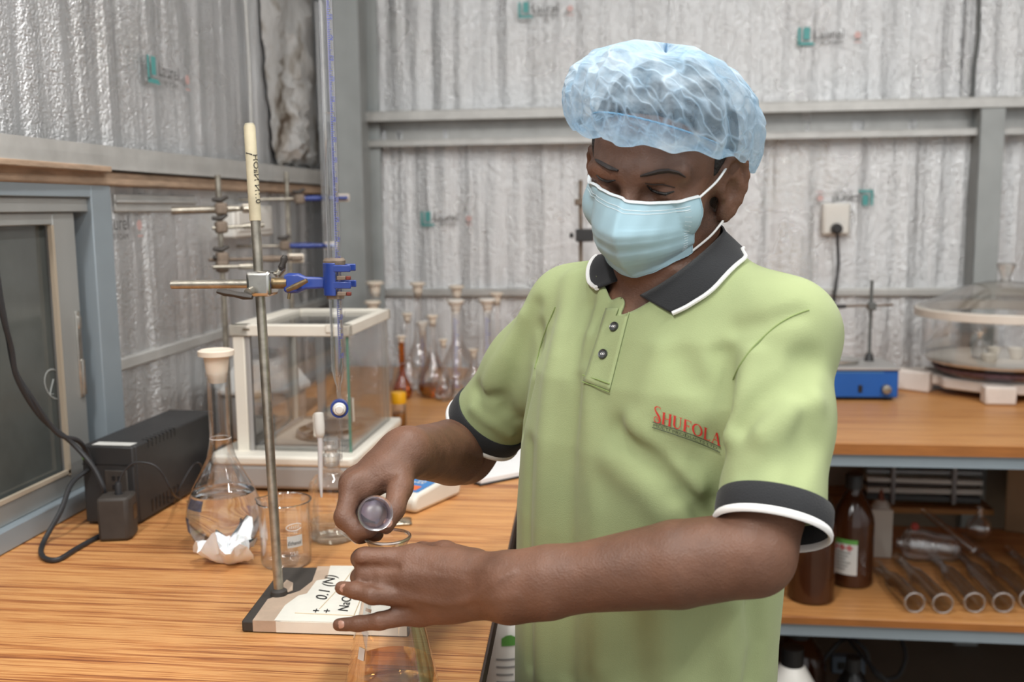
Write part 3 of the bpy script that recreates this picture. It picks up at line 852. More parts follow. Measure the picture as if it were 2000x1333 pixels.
# ---------------------------------------------------------------- burette
M['clear_fill'] = thin_glass('clear_fill', (.97, .975, .98), .02, .8, .35, .02)
def burette(axis_pt, z_top, z_tap, z_tip, level, label, r=.0088, name='burette', ticks=True, top_label=None):
    x, y = axis_pt.x, axis_pt.y
    root = empty(name, (x, y, z_tip), label, 'burette')
    T = lambda z: z - z_tip
    MB().lathe([(r * .2, T(z_tap) + .012), (r * .34, T(z_tap) + .03), (r * .6, T(z_tap) + .036), (r, T(z_tap) + .052), (r, T(z_top)), (r * .86, T(z_top)), (r * .86, T(z_tap) + .055), (r * .3, T(z_tap) + .03)], 28).build('tube', M['glass'], root, ang=60)
    lev = T(level)
    MB().lathe([(0, T(z_tap) + .042), (r * .5, T(z_tap) + .045), (r * .82, T(z_tap) + .058), (r * .82, lev), (r * .55, lev - .0016), (0, lev - .002)], 24).build('water', M['clear_fill'], root)
    MB().lathe([(0, 0), (.0013, 0), (.0030, .03), (.0036, .05), (.0036, T(z_tap) - .006), (0, T(z_tap) - .006)], 16).build('tip', M['glass'], root)
    vd = Vector((-x, -y, 0)).normalized(); Rf = dirframe(vd)
    kb = MB().lathe([(0, -.010), (.0095, -.010), (.0095, .008), (.0075, .012), (0, .012)], 20, (0, 0, T(z_tap)), Rf)
    kb.build('stopcock', M['white_plastic'], root)
    MB().lathe([(.0098, -.004), (.0122, -.004), (.0122, .009), (.0098, .009), (.0098, -.004)], 20, (0, 0, T(z_tap)), Rf).build('tap_handle', M['clamp_blue'], root)
    MB().lathe([(0, .0115), (.0062, .0115), (.0048, .016), (0, .0165)], 18, (0, 0, T(z_tap)), Rf).build('tap_nut', M['white_plastic'], root)
    if ticks:
        a0 = math.atan2(-y, -x)
        tk = MB(); nb_ = MB(); z = T(z_tap) + .07; k = 0
        while z < T(z_top) - .02:
            w = .9 if k % 10 == 0 else (.55 if k % 5 == 0 else .32)
            seg = [a0 + .25 + w * i / 3 for i in range(4)]
            tk.add([(1.015 * r * math.cos(a), 1.015 * r * math.sin(a), z) for a in seg] + [(1.015 * r * math.cos(a), 1.015 * r * math.sin(a), z + .0007) for a in seg], [(i, i + 1, i + 5, i + 4) for i in range(3)])
            if k % 10 == 0:
                put_text(nb_, str(40 - k // 10), .0075, lambda u, v: Vector((1.016 * r * math.cos(a0 + .55 + u / r), 1.016 * r * math.sin(a0 + .55 + u / r), z + v + .0014)))
            z += .0026; k += 1
        tk.build('graduation', M['ink_blue'], root)
        nb_.build('numerals', M['ink_blue'], root)
        # enamel stripe at the back of the tube
        seg = [a0 + math.pi - .35 + .22 * i / 3 for i in range(4)]
        MB().add([(.99 * r * math.cos(a), .99 * r * math.sin(a), T(z_tap) + .06) for a in seg] + [(.99 * r * math.cos(a), .99 * r * math.sin(a), T(z_top)) for a in seg], [(i, i + 1, i + 5, i + 4) for i in range(3)]).build('enamel_stripe', pbr('lilac', (188, 186, 224), .4), root)
    return root
dB = (buc - CAM_LOC).dot(CAM_ROT @ Vector((0, 0, -1)))
zat = lambda py: Py(650, py, buc.y).z
burette(buc, zat(-260), zat(797), zat(903), zat(220), 'long clear burette with blue graduations held by the blue clamp')

# ---------------------------------------------------------------- black power unit with adapter and cables
u0 = Pz(176, 1024, BZ); u1 = Pz(276, 1029, BZ)
uw, ul, uh = .098, .31, .142
ud = empty('backup_power_unit', ((u0.x + u1.x) / 2, u1.y + ul / 2, BZ), 'black backup power unit with vents standing against the window frame', 'power unit', rot=R_(-2))
ud.location.x = max(ud.location.x, -1.0 + uw / 2 + .008)
MB().b2((-uw / 2, -ul / 2 + .008, .003), (uw / 2, ul / 2, uh)).build('case', M['black_plastic'], ud, bevel=.004)
MB().b2((-uw / 2 + .001, -ul / 2, .004), (uw / 2 - .001, -ul / 2 + .009, uh - .001)).build('front_panel', M['black_plastic'], ud, bevel=.003)
MB().b2((-uw / 2 + .001, -ul / 2 - .0006, uh - .034), (uw / 2 - .001, -ul / 2 + .002, uh - .0325)).build('panel_groove', M['black_gloss'], ud, smooth=False)
MB().lathe([(0, 0), (.006, 0), (.0055, .002), (0, .003)], 20, (-.041, -ul / 2, uh - .020), dirframe((0, -1, 0))).build('power_button', M['led_green'], ud)
MB().b2((-.03, -ul / 2 + .004, uh), (.042, -ul / 2 + .026, uh + .0006)).build('label', M['paper_label'], ud, smooth=False)
for i in range(8):
    MB().b2((uw / 2 - .012, -ul / 2 + .05 + i * .0135, uh - .014), (uw / 2 + .0007, -ul / 2 + .055 + i * .0135, uh + .0007)).build('vent_slot', M['black_gloss'], ud, smooth=False)
    MB().b2((uw / 2 - .004, -ul / 2 + .05 + i * .0135, .012), (uw / 2 + .0007, -ul / 2 + .055 + i * .0135, .034)).build('vent_slot', M['black_gloss'], ud, smooth=False)
so = MB().b2((-.006, -ul / 2 - .003, .03), (.036, -ul / 2 + .001, .1)).build('socket_plate', M['dusty_black'], ud, bevel=.002)
for z in (.052, .066, .082):
    MB().b2((.018, -ul / 2 - .0036, z), (.024, -ul / 2 - .0025, z + .008)).b2((.008, -ul / 2 - .0036, z), (.014, -ul / 2 - .0025, z + .008)).build('socket_hole', M['black_gloss'], ud, smooth=False)
for sx in (-1, 1):
    for sy in (-1, 1):
        MB().lathe([(0, 0), (.008, 0), (.008, .0035), (0, .0035)], 12, (sx * .036, sy * (ul / 2 - .03), 0)).build('foot', M['black_gloss'], ud)
ap = Pz(232, 1050, BZ)
adp = empty('power_adapter', ap, 'dusty black plug adapter standing before the power unit', 'adapter', rot=R_(14))
MB().prism([(-.026, -.024), (.022, -.024), (.027, -.012), (.027, .024), (-.026, .024)], .001, .074).build('body', M['dusty_black'], adp, bevel=.005)
MB().lathe([(.006, .072), (.0055, .09), (.004, .094), (0, .094)], 12, (.004, .002, 0)).build('strain_relief', M['cable'], adp)
MB().b2((.0272, -.004, .03), (.0276, .018, .055)).build('rating_label', M['black_gloss'], adp, smooth=False)
def cable(pts, r, label, mat='cable', n=8):
    p = spline(pts, n)
    return MB().tube(p, r, 8).build('cable', M[mat], label=label, cat='cable', origin=p[-1])
wr_ = XW + .02
cable([Px(-70, 312, XW + .034), Px(-45, 330, XW + .034), P(-22, 400, 1.49), P(-12, 480, 1.50), P(2, 600, 1.52), P(22, 680, 1.55), P(34, 740, 1.57), P(80, 815, 1.62), P(140, 865, 1.66), P(180, 910, 1.665), P(200, 948, 1.665), P(204, 962, 1.67)], .0042, 'thick black cable hanging from above the window to the adapter')
cable([Px(-100, 310, XW + .034), Px(-70, 325, XW + .036), P(-30, 380, 1.50), P(-14, 450, 1.51), P(-2, 560, 1.53), P(16, 660, 1.55), P(30, 725, 1.58), P(60, 775, 1.60), P(110, 845, 1.64), P(150, 860, 1.67), P(168, 880, 1.70), P(182, 912, 1.715)], .0040, 'second black cable hanging beside the window to the power unit')
lp = [P(172, 918, 1.72), P(140, 945, 1.69), P(118, 1000, 1.66)] + [Pz(x, y, BZ + .0045) for x, y in [(84, 1062), (84, 1088), (112, 1094), (150, 1072), (190, 1050)]] + [ap + Vector((-.012, .0, .012))]
cable(lp, .0042, 'black cable looping over the wood in front of the power unit')
thn = [adp.location + Vector((.004, .002, .09)), P(240, 925, 1.66), P(262, 905, 1.66), P(298, 908, 1.66), P(320, 930, 1.67), P(338, 965, 1.70)] + [Pz(x, y, BZ + .002) for x, y in [(352, 975), (378, 985)]] + [Pz(420, 1000, BZ + .002)]
cable(thn, .0017, 'thin grey wire arching from the adapter past the vents', 'cable', 6)
cable([Pz(340, 985, BZ + .002), P(345, 965, 1.78), P(375, 912, 1.80), P(392, 908, 1.82), Pz(402, 945, BZ + .002), Pz(420, 960, BZ + .002)], .0012, 'thin wire curling behind the big flask', 'cable', 6)

# ---------------------------------------------------------------- analytical balance with glass draft shield
ZT = 1.222
c_fl = Pz(465, 636, ZT); c_fr = Pz(703, 636, ZT); c_br = Pz(762, 603, ZT); c_bl = Pz(525, 602, ZT)
bal_c = (c_fl + c_fr + c_br + c_bl) / 4
bx = ((c_fr - c_fl) + (c_br - c_bl)); bx.z = 0
yaw = math.atan2(bx.y, bx.x)
bw = (c_fr - c_fl).length; bdp = ((c_br - c_fr).length + (c_bl - c_fl).length) / 2 * .97
bal = empty('analytical_balance', (bal_c.x, bal_c.y, BZ), 'white analytical balance with glass draft shield behind the retort stand', 'balance', rot=yaw)
H = ZT - BZ; hw = bw / 2; hd = bdp / 2; bh = .072
MB().prism([(-hw - .03, -hd - .035), (hw + .005, -hd - .035), (hw + .012, -hd - .02), (hw + .012, hd + .02), (-hw - .012, hd + .02), (-hw - .04, -hd - .01)], .006, bh - .018).build('base', M['grey_plastic'], bal, bevel=.008, seg=3)
MB().prism([(-hw - .032, -hd - .037), (hw + .007, -hd - .037), (hw + .014, -hd - .02), (hw + .014, hd + .022), (-hw - .014, hd + .022), (-hw - .042, -hd - .01)], bh - .02, bh).build('base_rim', M['cream_plastic'], bal, bevel=.006, seg=3)
for sx in (-1, 1):
    for sy in (-1, 1):
        MB().lathe([(0, 0), (.012, 0), (.012, .007), (0, .007)], 14, (sx * (hw - .02), sy * (hd - .02), 0)).build('foot', M['black_plastic'], bal)
fw = .024
tf = MB().b2((-hw, -hd, H - .022), (hw, -hd + fw, H)).b2((-hw, hd - fw * .6, H - .022), (hw, hd, H)).b2((-hw, -hd, H - .022), (-hw + fw * 1.6, hd, H)).b2((hw - fw * .8, -hd, H - .022), (hw, hd, H))
tf.build('top_frame', M['cream_plastic'], bal, bevel=.002)
MB().b2((-hw + fw, -hd + fw, H - .012), (hw - fw * .7, hd - fw * .5, H - .008)).build('top_pane', M['glass_back'], bal)
MB().b2((hw - .075, -hd + .12, H), (hw - .055, -hd + .165, H + .012)).build('lid_handle', M['cream_plastic'], bal, bevel=.003)
MB().b2((hw - .045, -hd - .003, H - .014), (hw - .03, -hd + .005, H + .002)).build('latch', M['cream_plastic'], bal, bevel=.001)
MB().b2((-hw + .028, -hd - .0012, H - .010), (-hw + .042, -hd, H - .007)).build('badge', M['brass_worn'], bal, smooth=False)
for (x0, x1, y0, y1, mt) in [(-hw + .004, -hw + .028, -hd + .004, -hd + .022, 'cream_plastic'), (-hw + .028, -hw + .038, -hd + .006, -hd + .02, 'grey_plastic'), (-hw + .004, -hw + .024, hd - .022, hd - .004, 'cream_plastic'), (-hw + .07, -hw + .088, hd - .02, hd - .006, 'grey_plastic'), (hw - .018, hw - .006, hd - .018, hd - .006, 'cream_plastic')]:
    MB().b2((x0, y0, bh - .002), (x1, y1, H - .021)).build('post', M[mt], bal, bevel=.002)
MB().b2((-hw + .03, -hd + .008, bh), (hw - .004, -hd + .012, H - .022)).build('front_pane', M['glass_back'], bal)
MB().b2((hw - .008, -hd + .008, bh), (hw - .004, hd - .008, H - .022)).build('side_pane', M['glass_back'], bal)
MB().b2((hw - .0085, -hd + .0055, bh), (hw - .0035, -hd + .0085, H - .022)).build('pane_edge', pbr('green_edge', (92, 132, 116), .2), bal, smooth=False)
MB().b2((-hw + .012, -hd + .02, bh), (-hw + .016, hd - .02, H - .022)).build('side_pane', M['glass_back'], bal)
MB().b2((-hw + .02, hd - .014, bh), (hw - .01, hd - .01, H - .022)).build('rear_pane', M['glass_back'], bal)
MB().b2((hw - .014, -hd + .02, bh + .055), (hw - .0035, -hd + .032, bh + .105)).b2((-hw + .16, -hd + .002, bh + .03), (-hw + .176, -hd + .012, bh + .075)).build('pane_handle', M['cream_plastic'], bal, bevel=.003)
MB().b2((-hw + .03, -hd + .02, bh), (hw - .02, -hd + .034, bh + .008)).b2((-hw + .03, -hd + .02, bh), (-hw + .04, hd - .03, bh + .008)).build('pane_track', M['galv'], bal, bevel=.001)
MB().lathe([(.075, bh + .0), (.078, bh + .004), (.076, bh + .012), (.07, bh + .014), (.07, bh + .002)], 40, (.03, .0, 0)).build('draft_ring', M['chrome'], bal)
MB().lathe([(0, bh + .006), (.012, bh + .006), (.012, bh + .016), (.055, bh + .018), (.055, bh + .021), (0, bh + .021)], 40, (.03, .0, 0)).build('weighing_pan', M['chrome'], bal)

# keypad unit in front of the balance
kp = Pz(822, 980, BZ)
kd = empty('balance_keypad', kp, 'cream display unit with blue keypad lying right of the balance', 'keypad', rot=R_(-24))
kd.scale = (1.15, 1.15, 1.15)
kb = MB()
poly = [(-.065, .012), (-.06, .040), (.055, .030), (.065, .022), (.065, .008), (.06, 0.0), (-.06, 0.0)]
kR = Matrix(((0, 0, 1), (1, 0, 0), (0, 1, 0)))     # polygon x -> y, polygon y -> z
MB().prism([(-y_, z_) for y_, z_ in poly][::-1], -.036, .036, (0, 0, .001), kR).build('case', M['cream_plastic'], kd, bevel=.006, seg=3)
sl_ = math.atan2(.010, .115)
Rk = Matrix.Rotation(sl_, 3, 'X')
def kpt(x, y, z=0): return Vector((x, y, .001 + .035 + (y - .0) * .087 + z))
MB().add([kpt(*q, .0012) for q in [(-.031, -.05), (.031, -.05), (.031, .045), (-.031, .045)]] + [kpt(*q, -.001) for q in [(-.031, -.05), (.031, -.05), (.031, .045), (-.031, .045)]], [(0, 1, 2, 3), (0, 1, 5, 4), (1, 2, 6, 5), (2, 3, 7, 6), (3, 0, 4, 7)]).build('keypad', M['blue_panel'], kd, smooth=False)
t = MB()
for kx, ky, kw in ((-.027, -.034, .016), (-.027, -.041, .012), (-.002, -.018, .022), (-.028, -.012, .018), (-.027, -.018, .014), (.004, -.011, .016)):
    for q in range(3):
        x0_ = kx + kw * q / 3
        t.add([kpt(x, y, .0018) for x, y in ((x0_, ky), (x0_ + kw * .22, ky), (x0_ + kw * .22, ky + .0045), (x0_, ky + .0045))], [(0, 1, 2, 3)])
t.build('key_print', M['ink_white'], kd, smooth=False)
t = MB().add([kpt(x, y, .0016) for x, y in [(.0, -.046), (.024, -.046), (.024, -.028), (.0, -.028)]], [(0, 1, 2, 3)]); t.build('key', pbr('orange_key', (232, 120, 70), .5), kd, smooth=False)
MB().b2((-.022, -.0665, .010), (-.008, -.0645, .017)).build('port', M['black_gloss'], kd, smooth=False)
sc_ = Pz(770, 1022, BZ)
sb = MB(); nn = 9; r5 = random.Random(4)
vs_ = [(-.03 + .06 * i / (nn - 1), -.02 + .04 * j / (nn - 1), .002 + .005 * math.sin(math.pi * i / (nn - 1)) * math.sin(math.pi * j / (nn - 1)) + r5.uniform(0, .0015)) for j in range(nn) for i in range(nn)]
sb.add(vs_, [(j * nn + i, j * nn + i + 1, (j + 1) * nn + i + 1, (j + 1) * nn + i) for j in range(nn - 1) for i in range(nn - 1)])
o = sb.build('foil_sachet', M['foil_bag'], ang=20, label='small crinkled metallic sachet on the bench below the keypad', cat='sachet')
o.location = sc_; o.rotation_euler.z = R_(15)
o.modifiers.new('s', 'SOLIDIFY').thickness = .002

# ---------------------------------------------------------------- notebook
nb = [Pz(938, 951, BZ), Pz(1060, 926, BZ), Pz(1010, 862, BZ), Pz(886, 932, BZ)]
nc = sum(nb, Vector()) / 4
e_x = (nb[1] - nb[0]).normalized(); 
note = empty('notebook', nc, 'open white notepad with black cover lying behind the technician', 'notebook', rot=math.atan2(e_x.y, e_x.x))
def note_slab(name, mat, z0, z1, inset, kw=None):
    pts = [nc + (p - nc) * (1 - inset) for p in nb]
    MB().add([p + up * z0 for p in pts] + [p + up * z1 for p in pts], [(0, 1, 2, 3), (4, 5, 6, 7), (0, 1, 5, 4), (1, 2, 6, 5), (2, 3, 7, 6), (3, 0, 4, 7)]).build(name, mat, note, world=True, bevel=.001)
note_slab('cover', M['black_gloss'], .0005, .004, 0)
note_slab('pages', M['paper'], .004, .014, .03)
gq = [nb[2].lerp(nb[3], .1), nb[2].lerp(nb[3], .75), nb[2].lerp(nb[3], .75).lerp(nc, .22), nb[2].lerp(nb[3], .1).lerp(nc, .22)]
MB().add([p.lerp(nc, .06) + up * .0142 for p in gq] + [p.lerp(nc, .06) + up * .0152 for p in gq], [(0, 1, 2, 3), (4, 5, 6, 7), (0, 1, 5, 4), (1, 2, 6, 5), (2, 3, 7, 6), (3, 0, 4, 7)]).build('binding_strip', M['green_print'], note, world=True, smooth=False)

# ---------------------------------------------------------------- round white centrifuge behind the balance
cfp = P(512, 752, 2.43)
cf = empty('centrifuge', (cfp.x, cfp.y, BZ), 'round grey centrifuge with faceted white cover behind the balance', 'centrifuge', rot=R_(11))
hr = cfp.z - BZ
MB().lathe([(0, .004), (.098, .004), (.102, .012), (.104, hr - .02), (.1, hr - .006)], 40).build('body', M['grey_plastic'], cf)
MB().lathe([(.104, hr - .010), (.118, hr - .008), (.118, hr + .002), (.070, hr + .066), (.06, hr + .07), (0, hr + .07)], 8).build('cover', M['white_metal'], cf, bevel=.003, ang=20)
MB().lathe([(0, hr + .068), (.05, hr + .068), (.05, hr + .082), (.045, hr + .086), (0, hr + .086)], 24).build('lid_cap', M['black_plastic'], cf)
for k in range(4):
    a = k * math.pi / 2 - .9
    MB().lathe([(0, 0), (.004, 0), (.003, .003), (0, .003)], 10, (.117 * math.cos(a), .117 * math.sin(a), hr - .003), dirframe((math.cos(a), math.sin(a), 0))).build('screw', M['chrome'], cf)
for k in range(3):
    a = k * 2.094
    MB().lathe([(0, 0), (.012, 0), (.012, .005), (0, .005)], 12, (.075 * math.cos(a), .075 * math.sin(a), 0)).build('foot', M['black_plastic'], cf)

# folded cloth behind the balance
cp = Pz(672, 822, BZ)
mb = MB(); r6 = random.Random(9); nn = 16
vs_ = [(-.085 + .17 * i / nn + r6.uniform(-.003, .003), -.06 + .12 * j / nn + r6.uniform(-.003, .003), .004 + .035 * (math.sin(math.pi * i / nn) * math.sin(math.pi * j / nn)) ** .5 + .006 * math.sin(i * 1.3 + j * .7) + r6.uniform(0, .003)) for j in range(nn + 1) for i in range(nn + 1)]
mb.add(vs_, [(j * (nn + 1) + i, j * (nn + 1) + i + 1, (j + 1) * (nn + 1) + i + 1, (j + 1) * (nn + 1) + i) for j in range(nn) for i in range(nn)])
o = mb.build('folded_cloth', M['cloth_grey'], label='folded grey cleaning cloth on the bench seen through the balance glass', cat='cloth', ang=60)
o.location = cp; o.modifiers.new('s', 'SOLIDIFY').thickness = .004

# ---------------------------------------------------------------- glassware crowd on the back bench
yp = Pz(780, 832, BZ)
yb = empty('sample_bottle', yp, 'small sample bottle of amber liquid with bright yellow cap', 'bottle')
prof = [(.017, 0), (.0185, .002), (.0185, .052), (.016, .057), (.0155, .064)]
MB().lathe([(0, .0005)] + prof, 28).build('vessel', M['glass_back'], yb)
MB().lathe(inner_fill(prof, .034), 28).build('liquid', pbr('amber_fill', (176, 112, 36), .25), yb)
MB().lathe([(0, .058), (.0185, .058), (.0188, .062), (.0188, .084), (.0175, .086), (0, .086)], 28).build('cap', M['yellow_cap'], yb)

def on_bench(px, py): return Pz(px, py, BZ)
def flask_px(px, ytop, ybase, wb, wn, label, glass='glass_back', plug='stopper', cap=1.75, fill=None, zoff=0):
    b = on_bench(px, ybase - 4)
    d = (b - CAM_LOC).dot(CAM_ROT @ Vector((0, 0, -1)))
    Ht = Py(px, ytop, b.y).z - BZ
    rb = wb / 2 * d / FPX; rn = wn / 2 * d / FPX
    Hn = Ht - rn * 1.5 - rn * cap * .4
    root, prof = vol_flask(b, Hn, rb, rn, label, glass=glass, group='volumetric flasks on the back bench', n=24, plug=plug, cap_r=rn * cap)
    if fill: MB().lathe(inner_fill(prof, fill), 24).build('liquid', M['amber_reflect'], root)  # orange reflection put into the bulb as a tinted fill
flask_px(787, 656, 783, 38, 11, 'small amber glass flask with pale stopper behind the yellow cap', 'amber')
flask_px(683, 656, 790, 52, 14, 'clear stoppered flask seen through the balance glass')
flask_px(738, 550, 757, 64, 19, 'tallest stoppered flask next to the steel column')
flask_px(733, 588, 772, 58, 18, 'clear stoppered flask in front of the tallest one')
flask_px(799, 612, 766, 50, 12, 'clear flask with cream stopper right behind the amber flask')
flask_px(848, 616, 779, 64, 13, 'round clear flask with an orange reflection painted in as a fill', fill=.035)
flask_px(820, 552, 752, 62, 17, 'tall clear flask with stopper level with the wall rail')
flask_px(895, 558, 754, 66, 17, 'tall clear flask standing mid row under the wall rail')
flask_px(868, 663, 786, 40, 10, 'short clear flask with small funnel-shaped stopper at the row front')
flask_px(972, 572, 758, 60, 15, 'tall clear flask nearest the technician sleeve')
flask_px(926, 682, 772, 44, 12, 'short wide clear flask near the sleeve')

def cylinder_px(px, ytop, ybase, w, label, marks=True, top='white_plastic'):
    b = on_bench(px, ybase - 3); d = (b - CAM_LOC).dot(CAM_ROT @ Vector((0, 0, -1)))
    Ht = Py(px, ytop, b.y).z - BZ; r = w / 2 * d / FPX
    root = empty('measuring_cylinder', b, label, 'cylinder', group='measuring cylinders on the back bench')
    MB().lathe([(0, .012), (r, .012), (r, Ht), (r * 1.2, Ht + .003)], 24).build('vessel', M['glass_back'], root)
    MB().lathe([(0, 0), (r * 2.1, 0), (r * 2.1, .008), (r * 1.1, .013), (0, .013)], 6).build('foot', M['glass_back'], root, smooth=False)
    if top: MB().lathe([(0, Ht - .01), (r * .9, Ht - .01), (r * 1.1, Ht + .012), (r * 1.9, Ht + .024), (r * 1.9, Ht + .03), (0, Ht + .032)], 20).build('stopper', M[top], root)
    if marks:
        a0 = math.atan2(-b.y, -b.x); tk = MB(); z = .03; k = 0
        while z < Ht - .02:
            seg = [a0 - .5 + (1.1 if k % 5 == 0 else .6) * i / 3 for i in range(4)]
            tk.add([(1.02 * r * math.cos(a), 1.02 * r * math.sin(a), z) for a in seg] + [(1.02 * r * math.cos(a), 1.02 * r * math.sin(a), z + .0018) for a in seg], [(i, i + 1, i + 5, i + 4) for i in range(3)])
            z += .0075; k += 1
        tk.build('graduation', M['ink_blue'], root)
cylinder_px(954, 604, 775, 18, 'measuring cylinder with blue graduations and white top beside the sleeve')
cylinder_px(893, 606, 778, 18, 'measuring cylinder with white top in the middle of the row')
cylinder_px(828, 648, 770, 12, 'thin measuring cylinder between the amber flask and the round flask')

# ---------------------------------------------------------------- clamp stands in the corner
def stand(px, ytop, depth, label, H=None, base=(.10, .16)):
    top = P(px, ytop, depth)
    root = empty('clamp_stand', (top.x, top.y, BZ), label, 'stand', rot=R_(5))
    MB().b2((-base[0] / 2, -base[1] / 2, .002), (base[0] / 2, base[1] / 2, .014)).build('base_plate', M['dusty_black'], root, bevel=.003)
    MB().cyl((0, 0, .012), (0, 0, top.z - BZ), .0062, n=16).build('rod', M['chrome_worn'], root)
    return root, top
def holder(p0, p1, boss, label, jaw=None, mats=('chrome_worn', 'clamp_blue'), prongs=True, thick=.004):
    """clamp whose rod runs p0 -> p1 with its boss at a given point"""
    p0 = Vector(p0); p1 = Vector(p1); boss = Vector(boss)
    root = empty('rod_clamp', boss, label, 'clamp')
    d = (p1 - p0).normalized()
    MB().cyl(p0, p1.lerp(p0, .35), thick, n=12).build('clamp_rod', M[mats[0]], root, world=True)
    MB().box(boss, (.020, .026, .026), dirframe(d)).build('boss_head', M['rust'], root, world=True, bevel=.006, seg=3)
    MB().tube([boss + up * .02 - d * .018, boss + up * .018, boss + up * .026 + d * .014], [.004, .006, .004], 8).build('thumb_screw', M['dusty_black'], root, world=True)
    MB().tube([p1.lerp(p0, .4), p1.lerp(p0, .2), p1], [.006, .008, .0055], 10).build('arm', M[mats[1]], root, world=True)
    if prongs:
        s = d.cross(up)
        for k in (-1, 1):
            MB().tube([p1, p1 + s * k * .016 + d * .008, p1 + s * k * .016 + d * .03], .0055, 8).build('prong', M[mats[1]], root, world=True)
        MB().box(p1 + d * .02, (.02, .02, .034), dirframe(d)).build('grip_pad', M['stopper'], root, world=True, bevel=.003)
    return root
sA, tA = stand(425, 342, 2.13, 'grey clamp stand nearest the white wall socket box', base=(.08, .13))
holder(P(335, 412, 2.10), P(470, 408, 2.14), P(432, 408, 2.11), 'worn grey clamp with wide jaw pointing at the window', mats=('chrome_worn', 'chrome_worn'), thick=.008)
holder(P(415, 446, 2.10), P(515, 440, 2.16), P(432, 444, 2.11), 'thin grey clamp under the wide-jawed one', mats=('chrome_worn', 'chrome_worn'), prongs=False)
holder(P(408, 508, 2.10), P(560, 505, 2.19), P(434, 505, 2.11), 'dark worn clamp low on the grey stand', mats=('rust', 'rust'))
holder(P(415, 522, 2.08), P(500, 520, 2.13), P(434, 521, 2.11), 'lowest grey clamp on the stand by the socket box', mats=('chrome_worn', 'chrome_worn'), prongs=False)
sB, tB = stand(559, 336, 2.66, 'tall clamp stand in the corner behind the balance')
holder(P(430, 482, 2.58), P(632, 480, 2.64), P(556, 480, 2.60), 'blue clamp half way up the corner stand holding the far burette', mats=('chrome_worn', 'clamp_blue'))
holder(P(450, 391, 2.60), P(655, 387, 2.70), P(585, 389, 2.63), 'upper blue clamp near the top of the corner stand', mats=('chrome_worn', 'clamp_blue'))
fb = P(633, 480, 2.66)
burette(Vector((P(640, 480, 2.69).x, P(640, 480, 2.69).y, 0)), P(622, 12, 2.66).z, P(645, 560, 2.69).z, P(645, 610, 2.69).z, P(640, 200, 2.66).z, 'second burette standing farther back beside the steel column', r=.0115, ticks=False)

# ---------------------------------------------------------------- things fixed on the walls
a = Px(430, 432, WX + .02)
sk = empty('wall_socket', Px(462, 436, WX + .02), 'white socket box fixed to the left wall behind the stands', 'socket', kind=None)
s0 = Px(433, 466, WX + .02); s1 = Px(508, 402, WX + .02)
MB().b2((WX + .0, s0.y, s0.z), (WX + .055, s1.y, s1.z)).build('box', M['white_plastic'], sk, world=True, bevel=.006)
MB().b2((WX + .05, s0.y + .02, s0.z + .015), (WX + .058, s1.y - .02, s1.z - .015)).build('faceplate', M['white_plastic'], sk, world=True, bevel=.002)
a = Py(1604, 460, WY - .03); b = Py(1660, 397, WY - .03)
sk2 = empty('wall_socket', ((a.x + b.x) / 2, WY - .02, a.z), 'white wall socket on the back wall right of the technician', 'socket')
MB().b2((a.x, WY - .045, a.z), (b.x, WY + .0, b.z)).build('box', M['white_plastic'], sk2, world=True, bevel=.006)
MB().b2((a.x + .006, WY - .049, a.z + .006), (b.x - .006, WY - .044, b.z - .006)).build('faceplate', M['white_plastic'], sk2, world=True, bevel=.002)
pg = Py(1634, 447, WY - .06)
pl = empty('mains_plug', pg, 'black plug with hanging cord in the right wall socket', 'plug')
MB().lathe([(0, 0), (.016, 0), (.018, .006), (.016, .03), (.011, .034), (0, .034)], 18, pg + Vector((0, .012, 0)), dirframe((0, -1, 0))).build('plug_body', M['black_plastic'], pl, world=True)
crd = [pg + Vector((0, -.015, -.01)), Py(1636, 480, WY - .06), Py(1637, 520, WY - .05), Py(1630, 575, WY - .05), Py(1622, 640, WY - .05), Py(1612, 700, WY - .08), Pz(1605, 735, BZ + .006)]
MB().tube(spline(crd, 6), .0048, 8).build('cord', M['cable'], pl, world=True)

# ---------------------------------------------------------------- stirrer, rod behind the technician, desiccator
h0 = Pz(1752, 784, BZ)
hp = empty('magnetic_stirrer', (h0.x - .10, h0.y + .09, BZ), 'blue magnetic stirrer with grey hotplate and knob on the back bench', 'stirrer', rot=R_(2))
MB().b2((-.1, -.09, .008), (.1, .09, .085)).build('case', M['blue_paint'], hp, bevel=.004)
MB().b2((-.104, -.096, .085), (.104, .094, .094)).build('top_cover', M['grey_plastic'], hp, bevel=.003)
MB().lathe([(0, .094), (.06, .094), (.062, .098), (.062, .106), (.058, .108), (0, .108)], 32, (-.052, -.01, 0)).build('hotplate', M['chrome'], hp)
MB().lathe([(0, 0), (.013, 0), (.012, .016), (.004, .018), (0, .018)], 20, (.066, -.09, .034), dirframe((0, -1, 0))).build('knob', M['chrome_worn'], hp)
sw = MB().b2((-.008, -.0935, .024), (.003, -.089, .044)).build('switch', M['black_gloss'], hp, bevel=.001)
MB().b2((-.1, -.0905, .078), (.06, -.0895, .0815)).build('printed_line', M['blue_panel'], hp, smooth=False)
for sx in (-1, 1):
    for sy in (-1, 1):
        MB().lathe([(0, 0), (.01, 0), (.01, .009), (0, .009)], 12, (sx * .08, sy * .07, 0)).build('foot', M['black_gloss'], hp)
rt = Py(1703, 548, hp.location.y + .03)
MB().cyl((rt.x, rt.y, BZ + .094), rt, .0048, n=12).build('support_rod', M['steel_dark'], hp, world=True)
MB().lathe([(0, .094), (.014, .094), (.01, .112), (.006, .116), (0, .116)], 14, (rt.x, rt.y, BZ)).build('rod_socket', M['black_plastic'], hp, world=True)
zc = Py(1703, 598, rt.y).z
